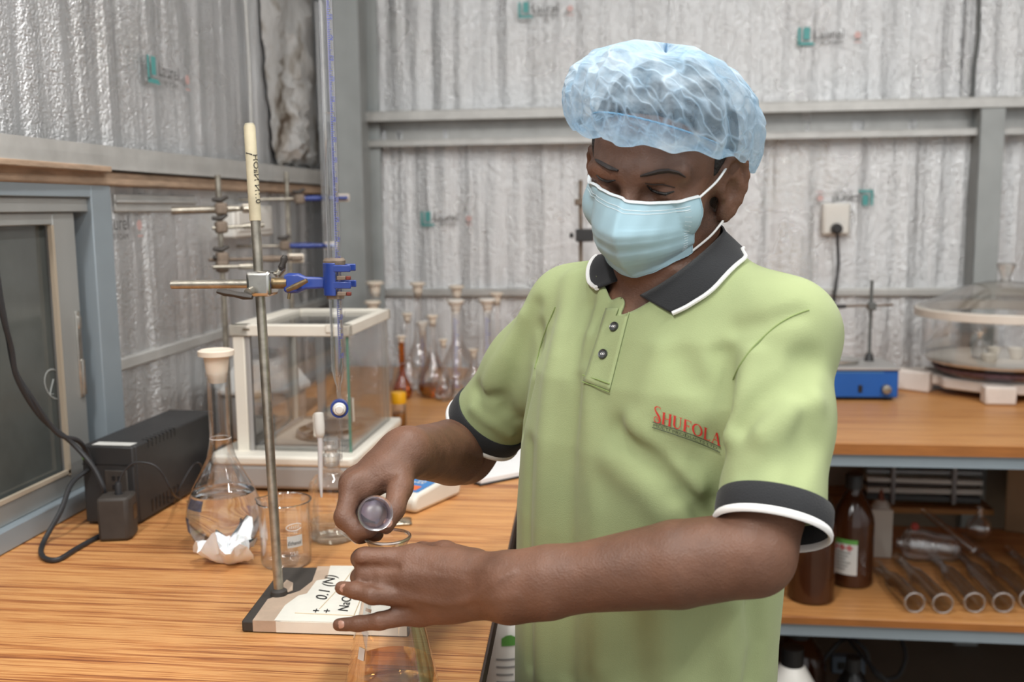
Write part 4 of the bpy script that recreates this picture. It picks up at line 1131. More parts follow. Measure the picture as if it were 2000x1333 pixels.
MB().cyl((Py(1742, 594, rt.y).x, rt.y - .012, zc + .004), (Py(1640, 600, rt.y).x, rt.y - .012, zc), .0035, n=10).build('cross_rod', M['rust'], hp, world=True)
MB().cyl((Py(1650, 600, rt.y).x, rt.y - .012, zc), (Py(1606, 602, rt.y).x, rt.y - .012, zc - .002), .006, n=10).build('probe_grip', M['black_plastic'], hp, world=True)
MB().box((rt.x, rt.y - .008, zc), (.022, .026, .022)).build('boss_head', M['steel_dark'], hp, world=True, bevel=.003)

# stand half hidden behind the technician
s_b = P(1134, 352, 2.75)
sC = empty('clamp_stand', (s_b.x, s_b.y, BZ), 'thin rusty stand behind the technician with dark clamps', 'stand')
MB().b2((-.05, -.08, .002), (.05, .08, .014)).build('base_plate', M['dusty_black'], sC, bevel=.003)
MB().cyl((0, 0, .012), (0, 0, s_b.z - BZ), .0055, n=12).build('rod', M['rust'], sC)
z1 = P(1134, 460, 2.75).z - BZ; z2 = P(1134, 395, 2.75).z - BZ
MB().box((.012, -.01, z1), (.05, .035, .035)).tube([(-.02, -.01, z1), (-.03, -.012, z1)], .008, 8).build('boss_head', M['black_plastic'], sC, bevel=.004)
MB().box((-.004, -.006, z2), (.024, .02, .018)).build('collar', M['rust'], sC, bevel=.003)

# desiccator on a foam tray
dc = Pz(1945, 748, BZ); dd = (dc - CAM_LOC).dot(CAM_ROT @ Vector((0, 0, -1)))
rD = .5 * (2090 - 1798) / 2 / FPX * dd * 1.04
rD = .205
dcx = Py(1958, 752, 2.93)
foam_t = empty('foam_tray', (dcx.x, dcx.y, BZ), 'white foam packing tray with moulded feet under the desiccator', 'tray', rot=R_(0))
trp = [(-.30, .04), (-.27, .07), (-.17, .02), (-.17, -.03), (-.06, -.13), (.25, -.13), (.25, .16), (-.2, .16), (-.3, .12)]
MB().prism(trp, .02, .052).build('slab', M['foam'], foam_t, bevel=.006)
MB().prism([(-.10, -.165), (-.02, -.17), (-.02, -.125), (-.06, -.11), (-.10, -.12)], 0, .05).build('foot', M['foam'], foam_t, bevel=.006)
MB().prism([(-.30, .05), (-.265, .05), (-.2, .0), (-.18, .03), (-.24, .1), (-.30, .11)], 0, .06).build('foot', M['foam'], foam_t, bevel=.006)
MB().prism([(.15, -.15), (.24, -.15), (.24, -.1), (.15, -.1)], 0, .05).build('foot', M['foam'], foam_t, bevel=.006)
MB().prism([(.0, .08), (.2, .08), (.2, .16), (.0, .16)], 0, .021).build('foot', M['foam'], foam_t, bevel=.006)
dz = BZ + .053
dp_c = Vector((dcx.x, dcx.y + .02, dz))
pxm = FPX / ((dp_c - CAM_LOC).dot(CAM_ROT @ Vector((0, 0, -1))))
de = empty('desiccator', dp_c, 'large glass desiccator with domed lid and knob on the foam tray', 'desiccator')
zr = Py(1900, 626, dp_c.y - .2).z - dz      # flange height
zp = Py(1900, 722, dp_c.y - .18).z - dz      # plate height
rf = (1958 - 1796) / pxm
rw = rf * .90
MB().lathe([(0, 0), (rw * .72, 0), (rw * .80, .012), (rw * .84, zp * .7), (rw * .93, zp), (rw, zp + .01), (rw, zr - .012)], 56).build('bowl', M['glass_back'], de)
MB().lathe([(rw * .99, zr - .012), (rf, zr - .008), (rf, zr + .012), (rf * .98, zr + .016), (rw * .97, zr + .014), (rw * .97, zr - .01)], 56).build('flange', pbr('flange_glass', (214, 205, 194), .35, 0, .05, 20), de)
zt = Py(1945, 548, dp_c.y).z - dz
MB().lathe([(rf * .97, zr + .015), (rf * .86, zr + .028), (rf * .72, zr + (zt - zr) * .45), (rf * .5, zr + (zt - zr) * .78), (rf * .2, zt - .004), (.012, zt)], 56).build('lid', thin_glass('lid_glass', (.93, .925, .91), .10, .55, .5, .14), de)
zk = Py(1945, 516, dp_c.y).z - dz
MB().lathe([(0, zt - .003), (.015, zt - .002), (.013, zt + .008), (.026, zk - .006), (.026, zk), (.02, zk + .003), (0, zk + .003)], 24).build('knob', thin_glass('knob_glass', (.9, .88, .85), .05, .5, .85, .15), de)
MB().lathe([(0, .004), (rw * .74, .004), (rw * .82, .016), (rw * .85, zp * .6), (0, zp * .62)], 48).build('silica_gel', M['silica'], de)
MB().lathe([(0, zp - .003), (rw * .92, zp - .003), (rw * .95, zp + .004), (rw * .92, zp + .008), (0, zp + .006)], 48).build('plate', M['porcelain'], de)
# vessels inside
def inside(px, py): return Vector((Py(px, py, dp_c.y - .03).x, dp_c.y - .03, dz + zp + .008))
vol_flask(inside(1912, 700), .062, .022, .0055, 'tiny stoppered flask inside the desiccator', n=20)
def crucible(loc, r, h, label):
    o = MB().lathe([(0, 0), (r * .6, 0), (r * .9, h * .6), (r, h), (r * .92, h), (r * .8, h * .6), (r * .5, .004), (0, .004)], 24).build('crucible', M['porcelain'], label=label, cat='crucible', group='crucibles in the desiccator')
    o.location = loc
crucible(inside(1941, 690), .019, .032, 'tall white crucible right of the tiny flask in the desiccator')
crucible(inside(1918, 712) + Vector((0, -.055, 0)), .024, .02, 'low white dish at the front of the desiccator plate')
crucible(inside(1985, 700), .024, .03, 'white crucible near the right side of the desiccator')
# ================================================================ shelf and floor under the back bench
def winchester(px, py, z, r, H, label, lab=False):
    b = Pz(px, py, z)
    root = empty('amber_bottle', b, label, 'bottle', group='amber reagent bottles')
    prof = [(r * .9, 0), (r, .006), (r, H * .56), (r * .96, H * .62), (r * .8, H * .70), (r * .5, H * .80), (r * .34, H * .85), (r * .32, H * .90)]
    MB().lathe([(0, .002)] + prof + [(0, H * .9)], 40).build('vessel', M['amber_dark'], root)
    MB().lathe([(0, H * .875), (r * .42, H * .875), (r * .42, H * .99), (r * .38, H), (0, H)], 28).build('cap', M['black_plastic'], root)
    if lab:
        a0 = math.atan2(-b.y, -b.x)
        def band(u0, u1, z0, z1, off, name, mat):
            seg = [a0 + u0 + (u1 - u0) * i / 10 for i in range(11)]
            MB().add([((r + off) * math.cos(a), (r + off) * math.sin(a), z0) for a in seg] + [((r + off) * math.cos(a), (r + off) * math.sin(a), z1) for a in seg], [(i, i + 1, i + 12, i + 11) for i in range(10)]).build(name, mat, root)
        band(-1.1, .25, H * .13, H * .44, .0006, 'label', M['paper_label'])
        band(-1.1, .25, H * .41, H * .45, .0010, 'label_band', M['green_print'])
        t = MB()
        for k in range(6):
            seg = [a0 - .95 + (.9 - .12 * (k % 3)) * q / 8 for q in range(9)]
            zz0 = H * .325 - k * .0085
            t.add([((r + .0012) * math.cos(a), (r + .0012) * math.sin(a), zz0) for a in seg] + [((r + .0012) * math.cos(a), (r + .0012) * math.sin(a), zz0 + .0022) for a in seg], [(q, q + 1, q + 10, q + 9) for q in range(8)])
        t.build('print_lines', M['ink_grey'], root)
        t = MB()
        for k in range(3):
            ang = a0 - .8 + k * .34
            t.add([((r + .0012) * math.cos(ang + q / r), (r + .0012) * math.sin(ang + q / r), H * .375 + w) for q, w in ((0, -.009), (.009, 0), (0, .009), (-.009, 0))], [(0, 1, 2, 3)])
        t.build('hazard_mark', pbr('hazard', (196, 110, 110), .6), root)
    return root
winchester(1662, 1138, sh, .052, .285, 'amber glass bottle with black cap and green topped white label', True)
winchester(1583, 1168, sh, .056, .30, 'unlabelled amber glass bottle standing next to the labelled one')

def joint_tube(px0, py0, px1, py1, label):
    a = Pz(px0, py0, sh + .026); b = Pz(px1, py1, sh + .014)
    root = empty('glass_adapter', (a.x, a.y, sh), label, 'glass tube', group='glass tubes lying on the shelf')
    L = (b - a).length; Rj = dirframe(b - a)
    prof = [(.0225, 0), (.0255, .001), (.0245, .006), (.0225, L * .45), (.0215, L * .55), (.013, L * .66), (.0105, L * .70), (.0105, L * .93), (.0125, L * .97), (.0105, L)]
    MB().lathe(prof, 28, a, Rj).build('tube', M['frost_tube'], root, world=True)
    MB().lathe([(.0225 + .0022 * math.cos(t), .001 + .0022 * math.sin(t)) for t in [i * .785 for i in range(9)]], 28, a, Rj).build('rim', M['frost'], root, world=True)
for q, l in [((1787, 1178, 1712, 1102), 'leftmost glass tube lying on the lower shelf beside the amber bottle'), ((1842, 1180, 1752, 1088), 'second glass tube from the amber bottle'), ((1904, 1178, 1820, 1085), 'third glass tube from the amber bottle'), ((1960, 1178, 1866, 1074), 'fourth glass tube from the amber bottle'), ((2012, 1172, 1912, 1076), 'fifth glass tube from the amber bottle'), ((2062, 1160, 1968, 1072), 'rightmost glass tube partly outside the frame')]:
    joint_tube(*q, l)

# condenser bulb, receiver and round flask behind the tubes
c0 = Pz(1775, 1062, sh + .045); c1 = Pz(1862, 1072, sh + .035)
cd = empty('condenser', (c0.x, c0.y, sh), 'fat glass condenser with red spot lying on the lower shelf', 'glassware')
Rj = dirframe(c1 - c0); L = (c1 - c0).length
MB().lathe([(.012, -.03), (.014, -.02), (.040, -.006), (.045, .02), (.042, .05), (.036, .075), (.034, L), (.026, L + .012), (.012, L + .014)], 32, c0, Rj).build('jacket', M['frost'], cd, world=True)
MB().tube(spline([c0 + Rj @ Vector((.016 * math.cos(k * .9), .016 * math.sin(k * .9), k * .006)) for k in range(18)], 3), .0045, 8).build('coil', M['frost_tube'], cd, world=True)
cs = P(1787, 1029, (c0 - CAM_LOC).dot(CAM_ROT @ Vector((0, 0, -1))) - .052)
MB().lathe([(0, .004), (.008, .003), (.0105, 0), (0, -.004)], 18, cs, dirframe(CAM_LOC - cs)).build('red_stopper', pbr('red_stop', (160, 52, 36), .6), cd, world=True)
r0 = Pz(1905, 1078, sh + .018); r1 = r0 + Vector((-.115, .10, .085))
rc2 = empty('glass_pipe', (r0.x, r0.y, sh), 'long glass pipe leaning across the condenser on the shelf', 'glass tube')
MB().lathe([(.016, 0), (.018, .004), (.016, .01), (.014, .08), (.010, .11), (.009, .165), (.011, .172)], 24, r0, dirframe(r1 - r0)).build('tube', M['frost_tube'], rc2, world=True)
fq = Pz(1910, 1070, sh)
rf2 = empty('round_flask', (fq.x + .02, fq.y + .06, sh), 'round bottomed glass flask resting on the shelf near the carton', 'flask')
MB().lathe([(0, 0), (.018, .005), (.031, .018), (.036, .036), (.031, .055), (.018, .068), (.011, .073), (.010, .10), (.012, .102)], 32).build('vessel', M['frost_tube'], rf2)
wq = Pz(1735, 1058, sh)
wt = empty('wash_bottle', (wq.x, wq.y + .10, sh), 'small white bottle with rust coloured nozzle behind the condenser', 'bottle')
MB().lathe([(0, 0), (.026, 0), (.027, .004), (.027, .075), (.018, .09), (.010, .094), (0, .094)], 24).build('vessel', M['cream_plastic'], wt)
MB().lathe([(0, .092), (.009, .092), (.007, .11), (.003, .125), (0, .125)], 14).build('nozzle', pbr('rustnoz', (132, 70, 44), .6), wt)
pq = Pz(1722, 1100, sh)
MB().b2((-.045, 0, .001), (.035, .006, .135)).build('card_sheet', pbr('card', (206, 198, 186), .8, 0, .05, 9), label='pale card standing upright between amber bottle and condenser', cat='card', origin=(0, 0, 0)).location = (pq.x, pq.y + .04, sh)
# carton at the right end of the shelf
bq = Pz(1915, 1062, sh)
ct = empty('carton', (bq.x + .32, bq.y + .16, sh), 'brown cardboard carton standing at the right end of the lower shelf', 'carton', rot=R_(-24))
MB().b2((-.18, -.13, .001), (.18, .13, .29)).build('body', M['carton_brown'], ct, bevel=.003)
MB().b2((-.18, -.03, .2902), (.18, .03, .2912)).build('packing_tape', pbr('ptape', (176, 146, 104), .35), ct, smooth=False)
MB().b2((-.182, -.132, .281), (.182, .0, .2905)).build('flap', M['carton_brown'], ct, bevel=.001)
# bundle of plastic strips on a bracket behind
zb0 = Py(1800, 905, WY - .30).z
for k, (py, t_, m_) in enumerate([(905, .016, 'grey_plastic'), (921, .012, 'steel_paint'), (937, .014, 'cream_plastic'), (946, .010, 'edge_dark'), (956, .016, 'cream_plastic'), (972, .018, 'steel_dark')]):
    z = Py(1800, py, WY - .25).z
    tl_ = Py(1690, py, WY - .25).x
    if k == 0:
        bund = empty('strip_bundle', ((tl_ + 1.05) / 2, WY - .25, Py(1800, 980, WY - .25).z), 'bundle of grey and white plastic strips tied under the back bench', 'strips')
    MB().box(((tl_ + 1.05) / 2, WY - .25 + .01 * (k % 2), z), (1.05 - tl_, .05, t_), Matrix.Rotation(R_(.8 * (k % 3 - 1)), 3, 'Y')).build('strip', M[m_], bund, world=True, bevel=.002)
for px in (1740, 1858):
    c = Py(px, 940, WY - .25)
    MB().b2((c.x - .006, WY - .285, c.z - .065), (c.x + .006, WY - .21, c.z + .055)).build('tie', M['grey_plastic'], bund, world=True, bevel=.002)
zs_b = Py(1800, 984, WY - .25).z
MB().b2((.62, WY - .29, zs_b - .02), (1.08, WY - .055, zs_b - .003)).build('bracket', M['wood_back'], bund, world=True, smooth=False)
# on the floor
def jerry(px, py, depth, r, H, label, body, cap):
    p_ = P(px, py, depth)
    root = empty('floor_bottle', (p_.x, p_.y, 0), label, 'bottle')
    MB().lathe([(0, .001), (r * .95, .001), (r, .01), (r, H * .62), (r * .9, H * .74), (r * .5, H * .86), (r * .33, H * .89), (0, H * .89)], 32).build('vessel', M[body], root)
    MB().lathe([(0, H * .86), (r * .42, H * .86), (r * .42, H * .99), (0, H)], 24).build('cap', M[cap], root)
jz = P(1545, 1262, 2.42).z
jerry(1548, 1262, 2.42, .065, jz, 'white plastic bottle with black cap on the floor under the shelf', 'white_plastic', 'black_gloss')
jerry(1560, 1240, 2.72, .075, P(1560, 1215, 2.72).z, 'dark brown bottle on the floor behind the white one', 'amber_dark', 'black_plastic')
jerry(1667, 1285, 2.55, .045, P(1667, 1283, 2.55).z, 'slim black bottle on the floor among the cables', 'black_gloss', 'black_plastic')
cable([P(1600, 1300, 2.75), P(1640, 1255, 2.75), P(1665, 1250, 2.72), P(1690, 1270, 2.70), P(1700, 1300, 2.70), P(1720, 1325, 2.70), P(1752, 1322, 2.72), P(1768, 1290, 2.74), P(1764, 1258, 2.76), P(1750, 1246, 2.78), P(1700, 1244, 2.80), P(1640, 1246, 2.80)], .006, 'black cable coiled in the gap under the lower shelf')
cable([P(1655, 1248, 2.7), P(1700, 1300, 2.62), P(1730, 1330, 2.60), P(1745, 1360, 2.60)], .005, 'thin black cable running down beside the slim black bottle')
bq_ = P(1660, 1310, 2.72)
bx_ = empty('power_strip', (bq_.x, bq_.y + .03, bq_.z - .02), 'small blue grey socket strip hanging among the cables', 'socket')
MB().b2((-.045, -.015, 0), (.045, .015, .05)).build('body', pbr('bluegrey', (96, 110, 126), .5), bx_, bevel=.004)
MB().b2((-.03, -.017, .015), (-.01, -.0145, .035)).b2((.01, -.017, .015), (.03, -.0145, .035)).build('socket_face', M['black_gloss'], bx_, smooth=False)
# labelled white bottle under the left bench edge
wb_ = Pz(985, 1235, .74)
wbt = empty('detergent_bottle', (wb_.x, wb_.y, .421), 'white plastic bottle with green print on the shelf below the bench edge', 'bottle')
MB().lathe([(0, 0), (.043, 0), (.046, .005), (.046, .325), (.040, .36), (.018, .38), (.016, .39), (0, .39)], 36).build('vessel', M['white_plastic'], wbt)
MB().lathe([(0, .385), (.02, .385), (.02, .408), (.017, .411), (0, .411)], 20).build('cap', M['green_print'], wbt)
a0 = math.atan2(-wb_.y, -wb_.x)
t = MB()
for z0, z1, u0, u1 in [(.255, .268, -.1, .9), (.262, .28, .5, .9)]:
    seg = [a0 + u0 + (u1 - u0) * i / 6 for i in range(7)]
    t.add([(.0468 * math.cos(a), .0468 * math.sin(a), z0 + .06) for a in seg] + [(.0468 * math.cos(a), .0468 * math.sin(a), z1 + .06 + .006 * math.sin(i)) for i, a in enumerate(seg)], [(i, i + 1, i + 8, i + 7) for i in range(6)])
t.build('label_leaf', M['green_print'], wbt)
t = MB()
for k in range(9):
    seg = [a0 - .3 + (1.0 - .2 * (k % 3)) * q / 8 for q in range(9)]
    t.add([(.0469 * math.cos(a), .0469 * math.sin(a), .29 - k * .013) for a in seg] + [(.0469 * math.cos(a), .0469 * math.sin(a), .2935 - k * .013) for a in seg], [(q, q + 1, q + 10, q + 9) for q in range(8)])
t.build('print_lines', pbr('faint', (150, 148, 146), .6), wbt)
# ================================================================ the technician
def A3(v): return np.array(tuple(v), dtype=np.float64)
def PP(x, y, d): return A3(P(x, y, d))

def smin(a, b, k):
    h = np.clip(.5 + .5 * (b - a) / k, 0, 1)
    return b * (1 - h) + a * h - k * h * (1 - h)
def smax(a, b, k): return -smin(-a, -b, k)

class Cap:
    """tapered capsule"""
    def __init__(s, a, b, ra, rb, k=.01, neg=False):
        s.a = A3(a); s.b = A3(b); s.ra = ra; s.rb = rb; s.k = k; s.neg = neg
        m = max(ra, rb); s.lo = np.minimum(s.a, s.b) - m; s.hi = np.maximum(s.a, s.b) + m
    def d(s, p):
        ab = s.b - s.a; t = np.clip(((p - s.a) @ ab) / (ab @ ab + 1e-12), 0, 1)
        return np.linalg.norm(p - s.a - t[:, None] * ab, axis=1) - (s.ra + (s.rb - s.ra) * t)
class Ell:
    """ellipsoid in a frame (columns of R)"""
    def __init__(s, c, r, R=None, k=.01, neg=False):
        s.c = A3(c); s.r = np.array(r, float); s.R = np.eye(3) if R is None else np.array(R, float); s.k = k; s.neg = neg
        m = max(r); s.lo = s.c - m; s.hi = s.c + m
    def d(s, p):
        q = (p - s.c) @ s.R
        k0 = np.linalg.norm(q / s.r, axis=1); k1 = np.linalg.norm(q / (s.r ** 2), axis=1)
        return k0 * (k0 - 1) / np.maximum(k1, 1e-9)
class Loft:
    """stack of super-ellipses along z: rows (z, cx, cy, a, b); a along lat, b along front"""
    def __init__(s, rows, lat, front, k=.02, pw=2.3):
        s.t = np.array(rows, float); s.l = np.array(lat); s.f = np.array(front); s.k = k; s.neg = False; s.pw = pw
        m = .26; s.lo = np.array([s.t[:, 1].min() - m, s.t[:, 2].min() - m, s.t[0, 0]]); s.hi = np.array([s.t[:, 1].max() + m, s.t[:, 2].max() + m, s.t[-1, 0]])
    def d(s, p):
        z = p[:, 2]; T = s.t
        cx = np.interp(z, T[:, 0], T[:, 1]); cy = np.interp(z, T[:, 0], T[:, 2]); a = np.interp(z, T[:, 0], T[:, 3]); b = np.interp(z, T[:, 0], T[:, 4])
        dx = p[:, 0] - cx; dy = p[:, 1] - cy
        u = dx * s.l[0] + dy * s.l[1]; v = dx * s.f[0] + dy * s.f[1]
        w = s.pw
        k0 = (np.abs(u / a) ** w + np.abs(v / b) ** w) ** (1 / w)
        rr = np.sqrt(u * u + v * v) + 1e-9
        d = rr * (1 - 1 / np.maximum(k0, 1e-6))
        d = np.where(k0 < .15, -np.minimum(a, b) * .85, d)
        cap = np.maximum(z - T[-1, 0], T[0, 0] - z)
        return np.maximum(d, cap)

def field(groups, p, margin=.04):
    out = np.full(len(p), 1.0)
    for g in groups:
        lo = np.min([q.lo for q in g if not q.neg], axis=0) - margin; hi = np.max([q.hi for q in g if not q.neg], axis=0) + margin
        m = np.all((p >= lo) & (p <= hi), axis=1)
        if not m.any(): continue
        pp = p[m]; d = None
        pl = pp.min(axis=0); ph = pp.max(axis=0)
        for q in g:
            gap = np.maximum(np.maximum(q.lo - ph, pl - q.hi), 0)
            if gap @ gap > .0025: continue
            e = q.d(pp)
            if q.neg:
                if d is not None: d = smax(d, -e, q.k)
            elif d is None: d = e
            else: d = smin(d, e, q.k)
        if d is None: continue
        cur = out[m]
        out[m] = np.where(cur > .5, d, smin(cur, d, g[0].k))
    return out

def sdf_mesh(fn, lo, hi, h, B=8, slack=1.5):
    """surface nets over the blocks that touch the surface"""
    lo = np.array(lo, float); hi = np.array(hi, float)
    nb = np.ceil((hi - lo) / (h * B)).astype(int)
    bi = np.stack(np.meshgrid(*[np.arange(n) for n in nb], indexing='ij'), -1).reshape(-1, 3)
    cen = lo + (bi + .5) * h * B
    d = np.concatenate([fn(c) for c in np.array_split(cen, max(1, len(cen) // 4000))])
    bi = bi[np.abs(d) < .5 * math.sqrt(3) * h * B * slack + h]
    c4 = bi // 3
    bi = bi[np.lexsort((c4[:, 2], c4[:, 1], c4[:, 0]))]
    N = nb * B + 2
    off = np.stack(np.meshgrid(*[np.arange(B + 1)] * 3, indexing='ij'), -1).reshape(-1, 3)
    keyv = []; posv = []; quads = []
    n1 = B + 1
    corner = np.array([(i, j, k) for i in (0, 1) for j in (0, 1) for k in (0, 1)])
    edges = [(a, b) for a in range(8) for b in range(a + 1, 8) if np.abs(corner[a] - corner[b]).sum() == 1]
    for chunk in np.array_split(bi, max(1, len(bi) // 40)):
        gi = chunk[:, None, :] * B + off[None]
        v = fn((lo + gi.reshape(-1, 3) * h)).reshape(len(chunk), n1, n1, n1)
        cs = [v[:, i:i + B, j:j + B, k:k + B] for i, j, k in corner]
        st = np.stack(cs, -1)
        ins = st < 0
        act = ins.any(-1) & ~ins.all(-1)
        w = np.argwhere(act)
        if len(w) == 0: continue
        vals = st[act]
        acc = np.zeros((len(w), 3)); cnt = np.zeros(len(w))
        for a, b in edges:
            x = (vals[:, a] < 0) != (vals[:, b] < 0)
            t = vals[x, a] / (vals[x, a] - vals[x, b])
            acc[x] += corner[a] + t[:, None] * (corner[b] - corner[a]); cnt[x] += 1
        cell = chunk[w[:, 0]] * B + w[:, 1:]
        keyv.append((cell[:, 0] * N[1] + cell[:, 1]) * N[2] + cell[:, 2])
        posv.append(lo + (cell + acc / cnt[:, None]) * h)
        for ax in range(3):
            e = 1 << (2 - ax)
            x = (vals[:, 0] < 0) != (vals[:, e] < 0)
            c = cell[x]; fl = vals[x, 0] < 0
            o1 = np.zeros(3, int); o2 = np.zeros(3, int); o1[(ax + 1) % 3] = 1; o2[(ax + 2) % 3] = 1
            q = np.stack([c, c - o1, c - o1 - o2, c - o2], 1)
            kq = (q[..., 0] * N[1] + q[..., 1]) * N[2] + q[..., 2]
            kq[~fl] = kq[~fl][:, ::-1]
            quads.append(kq)
    key = np.concatenate(keyv); pos = np.concatenate(posv); q = np.concatenate(quads)
    o = np.argsort(key); key = key[o]; pos = pos[o]
    idx = np.minimum(np.searchsorted(key, q), len(key) - 1)
    ok = (key[idx] == q).all(1)
    return pos, idx[ok]

def np_obj(name, pos, quads, mat, parent, label=None):
    me = bpy.data.meshes.new(name)
    inv = np.array(world_of(parent).inverted())
    p = pos @ inv[:3, :3].T + inv[:3, 3]
    me.vertices.add(len(p)); me.vertices.foreach_set('co', p.astype(np.float32).ravel())
    n = len(quads)
    me.loops.add(n * 4); me.loops.foreach_set('vertex_index', quads.astype(np.int32).ravel())
    me.polygons.add(n); me.polygons.foreach_set('loop_start', np.arange(0, n * 4, 4, dtype=np.int32))
    me.update(calc_edges=True); me.validate()
    me.polygons.foreach_set('use_smooth', np.ones(n, bool))
    for m in (mat if isinstance(mat, list) else [mat]): me.materials.append(m)
    o = bpy.data.objects.new(name, me); COL.objects.link(o); o.parent = parent
    if label: o['label'] = label
    return o

def bvh_of(pos, quads): return BVHTree.FromPolygons([tuple(v) for v in pos], [tuple(int(i) for i in q) for q in quads])
def hit(b, px, py, lift=0.0):
    d = ray(px, py).normalized()
    loc, nrm, _, _ = b.ray_cast(CAM_LOC, d)
    if loc is None: return None
    if nrm.dot(d) > 0: nrm = -nrm
    return loc + nrm * lift

# ---- materials
def skin_mat():
    t = NT('skin')
    v = t.coord()
    n1 = t.noise(v, 18, 4); n2 = t.noise(v, 120, 3)
    c = t.ramp(n1, [(.3, lin((98, 69, 54))), (.7, lin((122, 87, 69)))])
    bx = t.n('ShaderNodeVectorMath', {0: v, 1: tuple(hp_(.058, .018, -.028) - np.array([.022, 1.15, 0]))}, operation='DISTANCE').outputs['Value']
    m_ = t.n('ShaderNodeMapRange', {'Value': bx, 'From Min': .012, 'From Max': .034, 'To Min': .75, 'To Max': 0}).outputs[0]
    sp = t.ramp(t.noise(v, 900, 2), [(.4, (0, 0, 0, 1)), (.55, (1, 1, 1, 1))])
    m_ = t.n('ShaderNodeMath', {0: m_, 1: t.n('ShaderNodeMapRange', {'Value': sp, 'To Min': .45, 'To Max': 1}).outputs[0]}, operation='MULTIPLY').outputs[0]
    c = t.n('ShaderNodeMixRGB', {'Fac': m_, 'Color1': c, 'Color2': lin((52, 40, 34))}).outputs[0]
    b = t.bump(n2, .3, .002); b = t.bump(t.n('ShaderNodeTexVoronoi', {'Vector': v, 'Scale': 420}).outputs['Distance'], .3, .0008, b)
    p = t.n('ShaderNodeBsdfPrincipled', {'Base Color': c, 'Roughness': .52, 'Normal': b, 'Subsurface Weight': .12, 'Subsurface Radius': (.010, .004, .002), 'Subsurface Scale': .5, 'Specular IOR Level': .4})
    return t.surf(p.outputs[0])
def fabric(name, col, scale=900, vary=.05, bump=.3, rough=.85):
    t = NT(name)
    v = t.coord(); c = lin(col)
    w = t.n('ShaderNodeTexVoronoi', {'Vector': v, 'Scale': scale}).outputs['Distance']
    n1 = t.noise(v, 10, 3)
    cc = t.ramp(n1, [(.3, tuple(x * (1 - vary) for x in c[:3]) + (1,)), (.7, tuple(min(1, x * (1 + vary)) for x in c[:3]) + (1,))])
    p = t.n('ShaderNodeBsdfPrincipled', {'Base Color': cc, 'Roughness': rough, 'Normal': t.bump(w, bump, .0006), 'Sheen Weight': .12, 'Sheen Roughness': .5, 'Specular IOR Level': .2})
    return t.surf(p.outputs[0])
M['green_fabric'] = fabric('green_fabric', (158, 170, 124))
M['black_fabric'] = fabric('black_fabric', (44, 45, 47), 700, .1, .5)
M['white_fabric'] = fabric('white_fabric', (236, 236, 234), 700)
M['trouser'] = fabric('trouser', (52, 54, 62), 600)
M['hair'] = pbr('hair', (26, 22, 20), .5, 0, .3, 200, .8, 300, .003)
M['brow'] = pbr('brow', (40, 28, 22), .7, 0, .2, 300)
M['button'] = pbr('button', (58, 60, 60), .3, 0, .2, 300)

# ---- head frame
def rad(a): return math.radians(a)
def head_frame(psi, th, rho):
    X, Y, Z = [A3(CAM_ROT.col[i]) for i in range(3)]
    F0 = -math.sin(psi) * X + math.cos(psi) * Z; L0 = math.cos(psi) * X + math.sin(psi) * Z
    F = F0 * math.cos(th) - Y * math.sin(th); U = Y * math.cos(th) + F0 * math.sin(th)
    L = L0 * math.cos(rho) - U * math.sin(rho); U = U * math.cos(rho) + L0 * math.sin(rho)
    return L, F, U
hL, hF, hU = head_frame(rad(29), rad(19), rad(8))
hO = PP(1425, 373, 1.08) - .078 * hL + .005 * hF
HR = np.stack([hL, hF, hU], 1)
def hp_(x, y, z): return hO + HR @ np.array([x, y, z])

# ---- joints
LAT = np.array([.718, -.696, 0]); FRO = np.array([-.696, -.718, 0])
Ls = PP(1524, 662, 1.04); Le = PP(1470, 1082, .935); Lw = PP(1000, 1148, 1.0)
Rs = PP(1122, 615, 1.25); Re = PP(906, 884, 1.385); Rw = PP(795, 884, 1.15)

head = []
def he(c, r, k=.012, neg=False, R=None): head.append(Ell(hp_(*c), r, HR if R is None else R, k, neg))
def hc(a, b, ra, rb, k=.012, neg=False): head.append(Cap(hp_(*a), hp_(*b), ra, rb, k, neg))
he((0, -.012, .048), (.073, .094, .082), .02)
he((0, .034, -.008), (.057, .056, .074), .03)
for s in (-1, 1):
    hc((s * .052, .0, -.038), (s * .017, .056, -.068), .015, .015, .025)
    he((s * .044, .053, -.012), (.020, .018, .018), .02)
    hc((s * .010, .086, .030), (s * .046, .070, .031), .0105, .010, .014)
he((0, .064, -.071), (.021, .018, .015), .02)
hc((0, .083, .020), (0, .108, -.020), .0085, .0125, .010)
for s in (-1, 1):
    he((s * .0115, .098, -.024), (.0085, .011, .008), .006)
    he((s * .031, .092, .010), (.017, .012, .0095), .010, True)
    he((s * .032, .073, .010), (.0135, .0125, .0125), .005)
    hc((s * .019, .0825, .0035), (s * .045, .0735, .0035), .0016, .0016, .006)
hc((-.02, .088, -.045), (.02, .088, -.045), .0055, .0055, .008)
hc((-.017, .087, -.054), (.017, .087, -.054), .0065, .0065, .008)
neckA = hp_(0, -.028, -.045); neckB = np.array([.042, 1.15, 1.34])
head.append(Cap(neckA, neckB, .052, .060, .025))
head.append(Cap(hp_(0, -.040, -.02), neckB - FRO * .008, .042, .050, .03))
